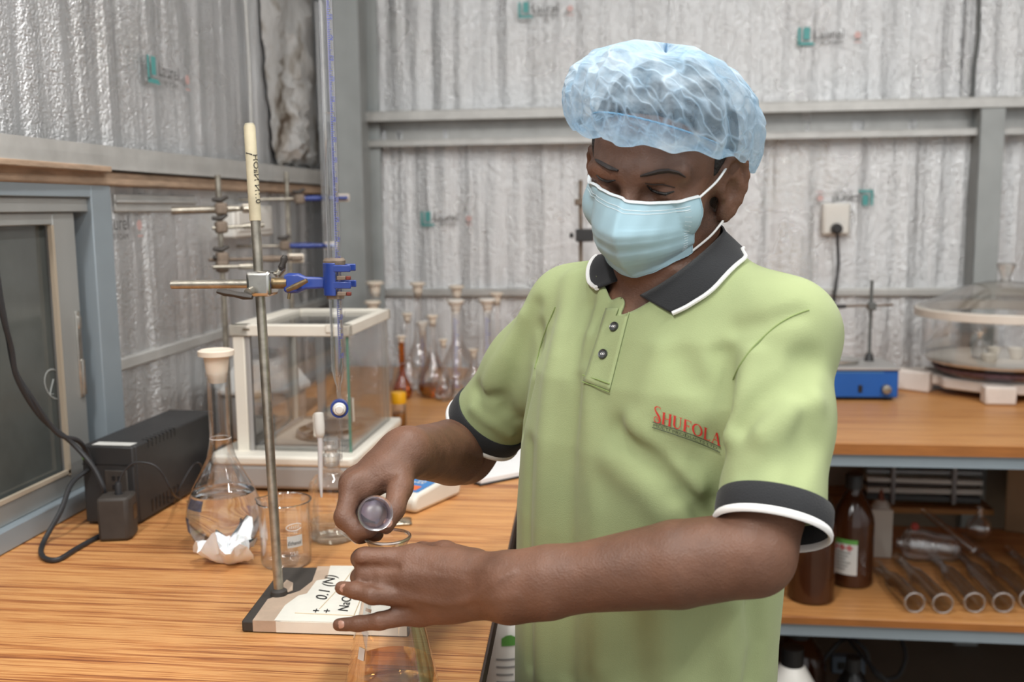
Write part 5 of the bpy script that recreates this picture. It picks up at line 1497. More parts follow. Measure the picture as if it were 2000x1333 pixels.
# throat / chest notch
head.append(Cap(neckB + FRO * .02, neckB + FRO * .045 - np.array([0, 0, .05]), .05, .055, .02))
ears = []
for s in (-1, 1):
    ca, sa = math.cos(rad(28)), math.sin(rad(28))
    nrm_ = hL * s * ca + hF * sa; fw_ = hF * ca - hL * s * sa
    Rm_ = np.stack([nrm_, fw_, hU], 1)
    ec0 = hp_(s * .0785, -.005, .003)
    def ep(n, f, u): return ec0 + nrm_ * n + fw_ * f + hU * u
    g = [Cap(hp_(s * .062, .004, .012), ep(-.004, .002, .004), .014, .009, .010), Ell(ep(0, 0, .004), (.0048, .0190, .0300), Rm_, .008), Ell(ep(-.001, .006, -.024), (.0055, .0100, .0120), Rm_, .006)]
    rim_ = [(.0, .013, .010), (.002, .014, .022), (.003, .006, .033), (.004, -.006, .0345), (.005, -.0155, .026), (.005, -.0185, .012), (.004, -.0170, -.002), (.003, -.0110, -.015), (.001, -.0030, -.026), (.0, .006, -.033)]
    for a, b in zip(rim_[:-1], rim_[1:]): g.append(Cap(ep(*a), ep(*b), .0040, .0040, .004))
    g += [Cap(ep(.002, -.004, .022), ep(.003, -.010, .004), .0030, .0030, .005), Cap(ep(.003, -.010, .004), ep(.002, -.003, -.012), .0030, .0028, .005), Cap(ep(.002, .014, .0), ep(.003, .013, -.008), .0045, .0035, .005)]
    g.append(Ell(ep(.006, .003, -.001), (.006, .0085, .0120), Rm_, .004, True))
    for q in g[1:]: pass
    ears += g
head += [q for q in ears]

ZT0 = .60
torso_b = Loft([(.62, .010, 1.150, .145, .095), (.80, .010, 1.150, .150, .102), (.95, .010, 1.150, .142, .098), (1.10, .016, 1.148, .148, .102), (1.22, .028, 1.142, .150, .098), (1.29, .036, 1.140, .135, .080), (1.34, .042, 1.145, .085, .065), (1.365, .042, 1.147, .06, .055)], LAT, FRO)
torso = [torso_b, Cap(np.array([.042, 1.145, 1.335]), Ls, .04, .048, .03), Cap(np.array([.042, 1.145, 1.335]), Rs, .04, .048, .03)]
def lerp(a, b, t): return a + (b - a) * t
larm = [Cap(Ls, PP(1510, 960, .958), .040, .036, .02), Cap(PP(1510, 960, .958), Le, .036, .0385, .01), Cap(Le, lerp(Le, Lw, .3), .0390, .0420, .010), Cap(lerp(Le, Lw, .3), lerp(Le, Lw, .72), .0420, .0335, .003), Cap(lerp(Le, Lw, .72), Lw, .0335, .0280, .003)]
up3 = np.array([0, 0, 1.])
larm += [Cap(lerp(Le, Lw, .85) + up3 * .008, Lw + up3 * .009, .026, .024, .02), Cap(lerp(Le, Lw, .85) - up3 * .008, Lw - up3 * .010, .026, .023, .02)]
rarm = [Cap(Rs, Re, .046, .042, .02), Cap(Re, lerp(Re, Rw, .25), .0425, .0440, .012), Cap(lerp(Re, Rw, .25), lerp(Re, Rw, .72), .0440, .0335, .003), Cap(lerp(Re, Rw, .72), Rw, .0335, .0280, .003)]

def finger(g, pts, rs, k=.004):
    pts = [PP(*p) for p in pts]
    for i in range(len(pts) - 1):
        g.append(Cap(pts[i], pts[i + 1], rs[i], rs[i + 1], k if i else .010))
# left hand: back of the hand to the viewer, first two fingers round the flask neck, last two stretched out
lh = [Cap(Lw, PP(905, 1120, 1.038), .0265, .0225, .015)]
W_t = PP(985, 1122, 1.012); W_b = PP(985, 1172, 1.008)
mc = {'i': (812, 1092, 1.048), 'm': (800, 1126, 1.040), 'r': (805, 1163, 1.042), 'p': (822, 1197, 1.050)}
lh += [Cap(W_t, PP(*mc['i']), .0185, .0150, .012), Cap(lerp(W_t, W_b, .4), PP(*mc['m']), .0190, .0150, .012), Cap(lerp(W_t, W_b, .75), PP(*mc['r']), .0185, .0145, .012), Cap(W_b, PP(*mc['p']), .0180, .0140, .012)]
lh.append(Ell(PP(895, 1145, 1.042), (.045, .034, .017), np.stack([A3(CAM_ROT.col[0]), A3(CAM_ROT.col[1]), A3(CAM_ROT.col[2])], 1), .015))
finger(lh, [mc['i'], (712, 1090, 1.050), (703, 1092, 1.090), (724, 1094, 1.124)], [.0128, .0108, .0096, .0082])
finger(lh, [mc['m'], (713, 1126, 1.052), (702, 1128, 1.094), (722, 1128, 1.128)], [.0128, .0110, .0096, .0082])
finger(lh, [mc['r'], (727, 1163, 1.030), (693, 1154, 1.038), (667, 1149, 1.048)], [.0122, .0096, .0084, .0072])
finger(lh, [mc['p'], (742, 1214, 1.035), (700, 1219, 1.040), (662, 1221, 1.046)], [.0115, .0090, .0080, .0068])
finger(lh, [(930, 1105, 1.05), (868, 1082, 1.085), (825, 1080, 1.118), (785, 1082, 1.138)], [.017, .0135, .0112, .0092], .006)
# right hand: fist closed on the cylinder that points at the viewer
rh = [Cap(Rw, PP(752, 915, 1.135), .0265, .024, .015)]
RW1 = PP(775, 893, 1.150); 
rm = {'i': (690, 950, 1.108), 'm': (688, 944, 1.132), 'r': (692, 938, 1.156), 'p': (700, 940, 1.178)}
for k_, o in (('i', .012), ('m', .004), ('r', -.004), ('p', -.010)):
    rh.append(Cap(RW1, PP(*rm[k_]), .0185, .0135, .012))
finger(rh, [rm['i'], (672, 1010, 1.085), (698, 1038, 1.075), (722, 1036, 1.068)], [.0130, .0108, .0096, .0082])
finger(rh, [rm['m'], (673, 1015, 1.112), (700, 1042, 1.105), (735, 1044, 1.100)], [.0130, .0108, .0096, .0082])
finger(rh, [rm['r'], (678, 1012, 1.138), (702, 1038, 1.132), (735, 1042, 1.128)], [.0124, .0102, .0092, .0080])
finger(rh, [rm['p'], (684, 1003, 1.162), (706, 1026, 1.158), (732, 1032, 1.154)], [.0112, .0092, .0084, .0072])
finger(rh, [(785, 905, 1.135), (781, 952, 1.105), (770, 995, 1.082), (754, 1028, 1.068)], [.0175, .0140, .0112, .0088], .006)
rh.append(Cap(PP(760, 915, 1.125), PP(720, 955, 1.115), .018, .014, .012))

bgroups = [torso, head, larm, rarm, lh, rh]
def body_f(p): return field(bgroups, p)
blo, bhi = (-.42, .86, .66), (.30, 1.44, 1.62)
bp0, bq0 = sdf_mesh(body_f, blo, bhi, .004)
bvh0 = bvh_of(bp0, bq0)

M['skin'] = skin_mat()
tech = empty('person', (.022, 1.15, 0), 'person in green polo shirt, face mask and blue hair net pouring into a flask', 'person')

# fine relief: veins on the back of the left hand, knuckle creases
def relief(b, lines, lift):
    out = []
    for pts, w, amp in lines:
        pp = [hit(b, x, y, lift) for x, y in pts]
        pp = [A3(q) for q in pp if q is not None]
        if len(pp) > 1: out.append((pp, w, amp))
    return out
def relief_f(p, rel):
    s = np.zeros(len(p))
    for pts, w, amp in rel:
        lo = np.min(pts, axis=0) - 3 * w; hi = np.max(pts, axis=0) + 3 * w
        m = np.all((p >= lo) & (p <= hi), axis=1)
        if not m.any(): continue
        q = p[m]; dm = np.full(len(q), 9.)
        for a, b in zip(pts[:-1], pts[1:]):
            ab = b - a; t = np.clip(((q - a) @ ab) / (ab @ ab + 1e-12), 0, 1)
            dm = np.minimum(dm, np.linalg.norm(q - a - t[:, None] * ab, axis=1))
        s[m] += amp * np.exp(-(dm / w) ** 2)
    return s
brel = relief(bvh0, [
    ([(800, 1168), (835, 1176), (869, 1181), (905, 1176), (940, 1160), (975, 1132), (1000, 1118)], .0042, .0016),
    ([(905, 1176), (960, 1172), (1010, 1165)], .004, .0010),
    ([(850, 1105), (900, 1112), (950, 1108)], .005, .0010),
    ([(812, 1120), (855, 1126), (900, 1130)], .005, .0009),
    ([(715, 970), (735, 945), (760, 925)], .006, .0012),
    ([(775, 1110), (745, 1108), (715, 1107), (700, 1107)], .0032, -.0040), ([(770, 1148), (740, 1146), (712, 1142)], .003, -.0030), ([(800, 1190), (775, 1188)], .003, -.002),
    ([(722, 1080), (722, 1098)], .003, -.0008), ([(728, 1118), (728, 1134)], .003, -.0008),
    ([(740, 975), (750, 955), (765, 935)], .004, -.0022),
    ([(1225, 345), (1232, 330)], .004, -.0012), ([(1238, 348), (1242, 330)], .004, -.0012),
    ([(1262, 350), (1290, 345), (1322, 352)], .004, -.0010),
    ([(1272, 386), (1292, 392), (1318, 388)], .004, -.0010),
], 0)
def body_fine(p): return body_f(p) - relief_f(p, brel)
bpos, bq = sdf_mesh(body_fine, blo, bhi, .0025)
body = np_obj('body', bpos, bq, M['skin'], tech)
bvhB = bvh_of(bpos, bq)

# ---- shirt: a thin shell round torso and sleeves
T = [(.74, .004, 1.155, .170, .124), (.95, .008, 1.152, .170, .124), (1.08, .014, 1.150, .172, .126), (1.18, .022, 1.146, .174, .124), (1.25, .030, 1.142, .172, .114), (1.30, .036, 1.142, .152, .096), (1.345, .042, 1.146, .105, .078), (1.385, .044, 1.152, .070, .064)]
lax = (Le - Ls) / np.linalg.norm(Le - Ls); rax = (Re - Rs) / np.linalg.norm(Re - Rs)
Lc = PP(1510, 1000, .948); Rc_ = PP(956, 819, 1.350)
nk = np.array([.042, 1.148, 1.355])
sh_t = [Loft(T, LAT, FRO, .03)]
sh_t += [Cap(nk, Ls + up3 * .006, .046, .060, .035), Cap(nk, Rs + up3 * .006, .046, .056, .035)]
sh_l = [Cap(Ls, lerp(Ls, Lc, .5), .056, .050, .03), Cap(lerp(Ls, Lc, .5), Lc + lax * .03, .050, .0515, .03)]
sh_r = [Cap(Rs, lerp(Rs, Rc_, .5), .056, .055, .03), Cap(lerp(Rs, Rc_, .5), Rc_ + rax * .03, .052, .0535, .03)]
def seg_t(p, c, ax): return (p - c) @ ax
def shirt_d(p):
    d = field([sh_t], p, .06)
    l = field([sh_l], p, .06); r = field([sh_r], p, .06)
    far = d > .5
    d = np.where(d > .5, np.minimum(l, r), np.where(np.minimum(l, r) > .5, d, smin(smin(d, np.minimum(l, .2), .022), np.minimum(r, .2), .022)))
    return d
srel = []
def shirt_core(p):
    d = shirt_d(p) - relief_f(p, srel)
    return d
Vc = [PP(1206, 545, 1.10), PP(1216, 592, 1.075)]
FP = [A3(P(*q)) for q in ((1246, 584, 1.072), (1398, 472, 1.075), (1203, 530, 1.125), (1393, 440, 1.14))]
fpn = np.cross(FP[1] - FP[0], FP[2] - FP[0]); fpn /= np.linalg.norm(fpn)
if fpn[2] < 0: fpn = -fpn
fpc = np.mean(FP, axis=0)
near_fold = [(1250, 578, 1.072), (1290, 556, 1.062), (1345, 517, 1.060), (1398, 470, 1.075), (1413, 447, 1.100), (1393, 436, 1.140), (1350, 437, 1.175)]
near_out = [(1319, 621, 1.04), (1352, 602, 1.035), (1404, 563, 1.035), (1457, 497, 1.06), (1452, 470, 1.10), (1430, 452, 1.15), (1385, 452, 1.19)]
far_fold = [(1206, 548, 1.105), (1203, 528, 1.125), (1196, 508, 1.15), (1215, 478, 1.185), (1290, 455, 1.195)]
far_out = [(1166, 563, 1.115), (1140, 547, 1.135), (1158, 522, 1.17), (1190, 498, 1.205), (1270, 470, 1.22)]
MIDC = np.array([A3(a.lerp(b, .55)) for F_, O_ in ((near_fold, near_out), (far_fold, far_out)) for a, b in zip(spline([P(*q) for q in F_], 6), spline([P(*q) for q in O_], 6))])
def shirt_keep(c):
    td = sh_t[0].d(c)
    k = ~((np.linalg.norm(c - Lc, axis=1) < .085) & (td > .004) & ((c - Lc) @ lax > -.004))
    k &= ~((np.linalg.norm(c - Rc_, axis=1) < .085) & (td > .004) & ((c - Rc_) @ rax > -.004))
    k &= c[:, 2] > .78
    ncap = Cap(neckB - up3 * .05, np.array(neckA) + up3 * .03, 0, 0)
    near_m = (c[:, 2] > 1.28) & (np.linalg.norm(c[:, :2] - fpc[:2], axis=1) < .14)
    if near_m.any():
        q = c[near_m]; D2 = ((q[:, None, :] - MIDC[None]) ** 2).sum(-1); w = D2.argmin(1)
        rm_ = (ncap.d(q) < ncap.d(MIDC)[w]) & (np.sqrt(D2.min(1)) < .075) & ((q - MIDC[w])[:, 2] > -.020)
        kk = k[near_m]; kk[rm_] = False; k[near_m] = kk
    v = Cap(PP(1232, 560, 1.08), PP(1217, 590, 1.075), .016, .003)
    k &= v.d(c) > 0
    return k
slo, shi = (-.36, .80, .76), (.32, 1.48, 1.45)
sp0, sq0 = sdf_mesh(shirt_core, slo, shi, .006)
sb0 = bvh_of(sp0, sq0)
FOLDS = [
    # (pixels, width, height): + ridge, - valley
    ([(1118, 545), (1085, 700), (1065, 880), (1058, 1100), (1060, 1320)], .016, .006),
    ([(1150, 600), (1125, 760), (1108, 930), (1112, 1150), (1108, 1320)], .013, -.005),
    ([(1160, 660), (1150, 800), (1165, 1000), (1170, 1300)], .015, .004),
    ([(1035, 870), (1030, 1050), (1035, 1300)], .010, -.004),
    ([(1210, 838), (1260, 885), (1320, 945), (1375, 1010), (1400, 1060)], .013, -.008),
    ([(1190, 900), (1260, 960), (1330, 1040), (1350, 1080)], .016, .005),
    ([(1235, 830), (1300, 900), (1370, 960)], .014, .006),
    ([(1410, 690), (1420, 800), (1405, 900), (1395, 980)], .010, -.010),
    ([(1330, 700), (1350, 740), (1385, 765)], .016, -.005),
    ([(1290, 690), (1260, 800), (1240, 840)], .016, .004),
    ([(1385, 870), (1360, 900), (1300, 890)], .018, -.005),
    ([(1440, 640), (1500, 630), (1560, 612)], .010, -.003),
    ([(1470, 700), (1450, 770), (1425, 850)], .012, .007),
    ([(1585, 700), (1545, 740), (1480, 790), (1450, 830)], .013, -.006),
    ([(1590, 785), (1560, 800), (1490, 850)], .013, .005),
    ([(1590, 865), (1550, 890), (1470, 930)], .014, -.004),
    ([(1560, 700), (1570, 800), (1565, 900), (1545, 940)], .011, -.004),
    ([(1375, 1010), (1390, 1060)], .012, -.006), ([(1330, 1000), (1370, 1075)], .012, .006),
    ([(1470, 1180), (1478, 1260), (1465, 1330)], .012, -.006),
    ([(1430, 1190), (1420, 1260), (1430, 1330)], .014, .004),
    ([(1300, 1200), (1310, 1330)], .018, .004), ([(1230, 1210), (1240, 1330)], .018, -.004),
    ([(1020, 620), (985, 690), (950, 760)], .012, .004), ([(1045, 600), (1010, 720), (985, 800)], .012, -.005),
    ([(930, 760), (980, 780), (1010, 820)], .010, -.004), ([(925, 800), (965, 830), (995, 850)], .008, .003),
    ([(1050, 640), (1040, 740), (1020, 840)], .009, -.007),
    ([(1200, 560), (1170, 620), (1150, 700)], .010, -.003), ([(1175, 570), (1150, 640), (1130, 720)], .010, .003),
]
srel += relief(sb0, [(a, b, c * 1.5) for a, b, c in FOLDS], 0)
spos, sq = sdf_mesh(shirt_core, slo, shi, .0033, slack=1.6)
sq = sq[shirt_keep(spos[sq].mean(axis=1))]
def smooth_border(pos, q, it=14):
    e = np.sort(np.concatenate([q[:, [0, 1]], q[:, [1, 2]], q[:, [2, 3]], q[:, [3, 0]]]), axis=1)
    key = e[:, 0].astype(np.int64) * len(pos) + e[:, 1]
    u, c = np.unique(key, return_counts=True)
    b = u[c == 1]; a_, b_ = b // len(pos), b % len(pos)
    for _ in range(it):
        acc = np.zeros_like(pos); n = np.zeros(len(pos))
        np.add.at(acc, a_, pos[b_]); np.add.at(n, a_, 1); np.add.at(acc, b_, pos[a_]); np.add.at(n, b_, 1)
        m = n > 0
        pos[m] = .5 * pos[m] + .5 * acc[m] / n[m][:, None]
    return pos
spos = smooth_border(spos, sq)
shirt = np_obj('polo_shirt', spos, sq, M['green_fabric'], tech, 'light green polo shirt')
so_ = shirt.modifiers.new('s', 'SOLIDIFY'); so_.thickness = .0028; so_.offset = -1
bvhS = bvh_of(spos, sq)

# sleeve cuffs: black rib with a white edge
def cuff(c, ax, r, tag_, e1=None):
    Rm = np.array(dirframe(ax))
    n = 56
    def loft(rows, name, mat):
        vs_ = []
        for s, rr in rows:
            for i in range(n):
                a = 6.2832 * i / n
                rp = rr + .0012 * math.sin(3 * a + 1)
                vs_.append(Vector(c + ax * s + Rm @ np.array([rp * math.cos(a), rp * math.sin(a), 0])))
        m = len(rows)
        fs = [(j * n + i, j * n + (i + 1) % n, ((j + 1) % m) * n + (i + 1) % n, ((j + 1) % m) * n + i) for j in range(m) for i in range(n)]
        return MB().add(vs_, fs).build(name, mat, tech, world=True, ang=60)
    loft([(-.009, r + .0012), (-.006, r + .0026), (.004, r + .0028), (.0145, r + .0020), (.0165, r + .0010), (.0145, r - .0005), (-.009, r - .0015)], 'sleeve_cuff', M['black_fabric'])
    loft([(.014, r + .0022), (.0165, r + .0034), (.020, r + .0032), (.0215, r + .0012), (.020, r - .0008), (.014, r - .0004)], 'cuff_edging', M['white_fabric'])
cuff(Lc, lax, .0522, 'l')
cuff(Rc_, rax, .0540, 'r')

# collar leaves
def strip(fold, outer, name, mat, rows=6, thick=.0022, bulge=.004, snap=True, edge=None):
    fo = spline([P(*q) for q in fold], 6); ou = spline([P(*q) for q in outer], 6)
    if snap:
        o2 = []
        for q in ou:
            loc, nrm, _, dist = bvhS.find_nearest(q)
            if loc is not None and dist < .06:
                cdir = (CAM_LOC - loc).normalized()
                if nrm.dot(q - loc) < 0 and dist < .02: nrm = -nrm
                o2.append(loc + (nrm if nrm.dot(cdir) > 0 else -nrm) * .0035)
            else: o2.append(q)
        ou = o2
    n = len(fo); vs_ = []
    for j in range(rows + 1):
        t = j / rows
        for i in range(n):
            p = fo[i].lerp(ou[i], t)
            b_ = bulge * math.sin(math.pi * t)
            vs_.append(p + (CAM_LOC - p).normalized() * b_)
    fs = [(j * n + i, j * n + i + 1, (j + 1) * n + i + 1, (j + 1) * n + i) for j in range(rows) for i in range(n - 1)]
    o = MB().add(vs_, fs).build(name, mat, tech, world=True, ang=70)
    so_ = o.modifiers.new('s', 'SOLIDIFY'); so_.thickness = thick; so_.offset = 0
    if edge:
        MB().tube([p + (CAM_LOC - p).normalized() * .0012 for p in ou], .0030, 8, flat=.8).build('collar_edging', M['white_fabric'], tech, world=True)
    return o
strip(near_fold, near_out, 'collar', M['black_fabric'], edge=True)
strip(far_fold, far_out, 'collar', M['black_fabric'], edge=True)
# placket with two buttons
def on_shirt(px, py, lift=.002):
    q = hit(bvhS, px, py, lift)
    return q if q is not None else P(px, py, 1.06)
def shirt_patch(c4, name, mat, nu=8, nv=20, lift=.0018, thick=.0015):
    vs_ = []
    for j in range(nv + 1):
        t = j / nv
        for i in range(nu + 1):
            s = i / nu
            x = (c4[0][0] * (1 - s) + c4[1][0] * s) * (1 - t) + (c4[3][0] * (1 - s) + c4[2][0] * s) * t
            y = (c4[0][1] * (1 - s) + c4[1][1] * s) * (1 - t) + (c4[3][1] * (1 - s) + c4[2][1] * s) * t
            vs_.append(on_shirt(x, y, lift))
    fs = [(j * (nu + 1) + i, j * (nu + 1) + i + 1, (j + 1) * (nu + 1) + i + 1, (j + 1) * (nu + 1) + i) for j in range(nv) for i in range(nu)]
    o = MB().add(vs_, fs).build(name, mat, tech, world=True, ang=60)
    so_ = o.modifiers.new('s', 'SOLIDIFY'); so_.thickness = thick; so_.offset = 0
    return o
shirt_patch([(1186, 604), (1232, 604), (1192, 764), (1142, 746)], 'placket', M['green_fabric'])
MB().tube([on_shirt(1142, 734, .0032), on_shirt(1168, 743, .0032), on_shirt(1194, 752, .0032)], .0007, 5).tube([on_shirt(1142, 747, .003), on_shirt(1168, 757, .003), on_shirt(1193, 766, .003)], .0007, 5).build('stitching', fabric('stitch', (140, 160, 98)), tech, world=True)
for (x, y) in ((1203, 641), (1181, 694)):
    c = on_shirt(x, y, .0045); n_ = (hit(bvhS, x, y, 1.0) - hit(bvhS, x, y, 0)).normalized()
    Rb = dirframe(n_)
    b_ = MB().lathe([(0, -.002), (.0053, -.002), (.0056, -.0008), (.0052, .0008), (.0040, .0002), (.0034, -.0004), (0, -.0004)], 24, c, Rb).build('button', M['button'], tech, world=True)
    MB().lathe([(.0008, 0), (.0013, .0005), (.0014, .0)], 8, c + Rb @ Vector((.0013, .0, -.0003)), Rb).lathe([(.0008, 0), (.0013, .0005), (.0014, .0)], 8, c + Rb @ Vector((-.0013, .0, -.0003)), Rb).build('thread', M['white_fabric'], b_, world=True)
# shoulder and armhole seams
for pts in ([(1432, 742), (1445, 715), (1466, 685), (1490, 660), (1515, 638), (1540, 622), (1562, 612), (1580, 606)], [(1085, 600), (1068, 640), (1055, 680), (1045, 720)]):
    MB().tube(spline([on_shirt(x, y, .0004) for x, y in pts], 4), .0008, 5).build('seam', fabric('seam', (138, 156, 98)), tech, world=True)

# chest lettering, letters drawn as strokes with serifs
def poly_strip(pts, ws):
    out = []
    for i, (x, y) in enumerate(pts):
        a = pts[max(i - 1, 0)]; b = pts[min(i + 1, len(pts) - 1)]
        dx, dy = b[0] - a[0], b[1] - a[1]; L = math.hypot(dx, dy) or 1
        out.append(((x - dy / L * ws[i] / 2, y + dx / L * ws[i] / 2), (x + dy / L * ws[i] / 2, y - dx / L * ws[i] / 2)))
    return out
def arc(cx, cy, rx, ry, a0, a1, n=12): return [(cx + rx * math.cos(rad(a0 + (a1 - a0) * i / n)), cy + ry * math.sin(rad(a0 + (a1 - a0) * i / n))) for i in range(n + 1)]
def bar(x0, y0, x1, y1, w, n=4): return ([(x0 + (x1 - x0) * i / n, y0 + (y1 - y0) * i / n) for i in range(n + 1)], [w] * (n + 1))
TH, TN = .17, .06
def letters():
    S = [(arc(.36, 1.12, .25, .2, 20, 180, 10) + [(.14, 1.0), (.3, .78), (.5, .55), (.58, .35)] + arc(.36, .22, .24, .26, 20, -180, 12) + arc(.27, .26, .15, .2, 180, -20, 8), None)]
    S = [(S[0][0], [TN] * 6 + [.1] * 6 + [TH] * 5 + [.12] * 8 + [TN] * (len(S[0][0]) - 25))]
    H_ = [bar(.18, 0, .18, 1, TH), bar(.72, 0, .72, 1, TH), bar(.18, .52, .72, .52, TN), bar(.04, .02, .32, .02, .05), bar(.04, .98, .32, .98, .05), bar(.58, .02, .86, .02, .05), bar(.58, .98, .86, .98, .05)]
    U_ = [(([(.18, 1), (.18, .6), (.18, .36)] + arc(.43, .32, .25, .3, 180, 360, 12) + [(.68, .5), (.68, 1)]), [TH] * 3 + [TH, TH, .14, .12, .1, .09, .08, .07, .06, .06, .06, .06, .06] + [TN, TN]), bar(.04, .98, .32, .98, .05), bar(.56, .98, .8, .98, .05)]
    F_ = [bar(.18, 0, .18, 1, TH), bar(.18, .97, .66, .97, TN), bar(.18, .52, .5, .52, TN), bar(.04, .02, .36, .02, .05), bar(.65, .97, .65, .8, .05), bar(.5, .42, .5, .62, .05)]
    O_ = [(arc(.46, .5, .36, .46, 90, 450, 28), [TN + (TH - TN) * abs(math.sin(2 * math.pi * i / 28)) ** 1.3 for i in range(29)])]
    L_ = [bar(.18, 0, .18, 1, TH), bar(.18, .03, .62, .03, TN), bar(.04, .98, .34, .98, .05), bar(.62, .02, .62, .2, .05), bar(.04, .02, .2, .02, .05)]
    A_ = [bar(.44, 1, .74, 0, TH), bar(.42, 1, .12, 0, TN), bar(.22, .36, .64, .36, TN), bar(.02, .02, .24, .02, .05), bar(.58, .02, .88, .02, .05)]
    return [(S, .72), (H_, .92), (U_, .88), (F_, .74), (O_, .96), (L_, .74), (A_, .9)]
# logo frame in the photograph: baseline from (1272, 822) heading right and down
LB = (1275, 823); LE = (1410, 872)
ux, uy = (LE[0] - LB[0]), (LE[1] - LB[1]); tot = sum(w for _, w in letters())
def logo_pt(x, y, lift):      # x in letter units along the line, y up in letter units
    s = x / tot
    hgt = 23.0 if True else 0
    px = LB[0] + ux * s + y * 2.2
    py = LB[1] + uy * s - 3.5 * math.sin(s * 3.1) - y * hgt
    return on_shirt(px, py, lift)
lg = empty('chest_logo', tuple(on_shirt(1340, 850)))
lg.parent = tech; lg.matrix_basis = world_of(tech).inverted() @ lg.matrix_basis
lg['label'] = 'red company lettering printed on the chest'
M['red_print'] = pbr('red_print', (190, 40, 34), .6)
M['dark_print'] = pbr('dark_print', (52, 62, 40), .6)
x0 = 0
for strokes, w in letters():
    mb = MB()
    for pts, ws in strokes:
        st = poly_strip(pts, ws)
        vs_ = [logo_pt(x0 + a[0], a[1], .0022) for a, b in st] + [logo_pt(x0 + b[0], b[1], .0022) for a, b in st]
        k = len(st)
        mb.add(vs_, [(i, i + 1, k + i + 1, k + i) for i in range(k - 1)])
    mb.build('letter', M['red_print'], lg, world=True, smooth=False)
    x0 += w
mb = MB()
tv, tf_, tw = text2d('MULTI PRODUCTS LTD.', 1.0)
mb.add([logo_pt(.05 + x / tw * (tot - .25), -.42 + y * .34, .0024) for x, y in tv], tf_)
mb.build('small_lettering', M['dark_print'], lg, world=True, smooth=False)
mb = MB()
for yy in (-.06, -.52):
    mb.tube([logo_pt(tot * i / 14, yy, .0022) for i in range(15)], .0005, 4)
mb.build('ruled_line', M['dark_print'], lg, world=True)

# ---- face details
def on_face(px, py, lift=.0008):
    q = hit(bvhB, px, py, lift)
    return q
def face_stroke(pts, ws, name, mat, parent=None, lift=.0008, flat=.45, lab=None):
    pp = [on_face(x, y, lift) for x, y in pts]
    ok = [(p, w) for p, w in zip(pp, ws) if p is not None]
    if len(ok) < 2: return
    o = MB().tube([p for p, _ in ok], [w for _, w in ok], 8, flat=flat).build(name, mat, parent or tech, world=True)
    return o
face_stroke([(1250, 344), (1265, 341), (1285, 336), (1305, 334), (1325, 338), (1338, 346)], [.002, .0044, .0056, .0052, .0038, .0014], 'eyebrow', M['brow'])
face_stroke([(1164, 312), (1170, 316), (1180, 322), (1195, 330), (1208, 334)], [.0014, .0034, .0044, .0048, .0022], 'eyebrow', M['brow'])
face_stroke([(1264, 362), (1273, 371), (1286, 377), (1300, 379), (1316, 374)], [.0008, .0016, .0020, .0020, .0008], 'eyelashes', M['hair'], flat=.8)
face_stroke([(1166, 342), (1175, 350), (1188, 354), (1202, 352)], [.0008, .0016, .0018, .0008], 'eyelashes', M['hair'], flat=.8)
face_stroke([(1260, 358), (1275, 360), (1295, 360), (1318, 366)], [.0005, .0008, .0008, .0005], 'lid_crease', M['brow'], flat=.8)
# hair cap under the net (and sideburn)
def hair_f(p):
    q = (p - hO) @ HR
    d = np.minimum(Ell((0, -.016, .050), (.0785, .0985, .0875)).d(q), Ell((0, -.03, .02), (.077, .080, .085)).d(q))
    # hairline: forehead plane and nape
    cut = np.maximum(q[:, 1] * .75 + .075 - q[:, 2] * 1.0, -9)
    side = smin((.118 - q[:, 2] * 1.0) - (.118 - (q[:, 1] * 1.0 + .02)), (q[:, 1] - .040) * 1, .01)
    lim = np.where(q[:, 2] > .055, q[:, 1] - (.02 + (q[:, 2] - .055) * 1.4), q[:, 1] - .022)
    d = np.maximum(d, lim)
    d = np.maximum(d, -.035 - q[:, 2])
    return d
hpz, hqz = sdf_mesh(hair_f, hO - .17, hO + .19, .003)
np_obj('hair', hpz, hqz, M['hair'], tech, 'short dark hair seen through the net')
# stubble on jaw in front of the ear is part of the skin tone

# surgical mask: a pleated sheet over nose and chin
def mask_xyz(u, v):
    """u -1..1 across, v 0 (top edge) .. 1 (under the chin), head-local"""
    au = abs(u)
    kv = [0, .36, .70, 1.0]
    crest = [(.1115, .011), (.1375, -.024), (.1200, -.055), (.084, -.080)]
    near = [(.056, .003), (.056, -.028), (.050, -.046), (.041, -.058)]
    farr = [(.052, .020), (.053, -.024), (.049, -.046), (.041, -.058)]
    blg = [.009, .009, .010, .009]
    sd = near if u >= 0 else farr
    cy = np.interp(v, kv, [q[0] for q in crest]); cz = np.interp(v, kv, [q[1] for q in crest])
    sy = np.interp(v, kv, [q[0] for q in sd]); sz = np.interp(v, kv, [q[1] for q in sd])
    bl = np.interp(v, kv, blg)
    hw = np.interp(v, kv, [.0565, .0585, .0565, .047])
    wz = au ** (.35 if (u >= 0 and v < .3) else 1.0)
    p = (cy + (sy - cy) * au + bl * math.sin(math.pi * au), cz + (sz - cz) * wz)
    x = hw * (au + .10 * math.sin(math.pi * au)) * (1 if u >= 0 else -1)
    out = .0
    for c in (.44, .60, .76):        # pleats
        e = (v - c) / .035
        out += .0030 * (1 / (1 + math.exp(-e * 4)) - .0) * math.exp(-max(0, e) * .6) * min(1, (1 - au) * 6 + .25)
    y = p[0] + out + .0006 * math.sin(u * 23 + v * 9)
    return np.array([x, y, p[1]])
nu, nv = 64, 60
vs_ = []
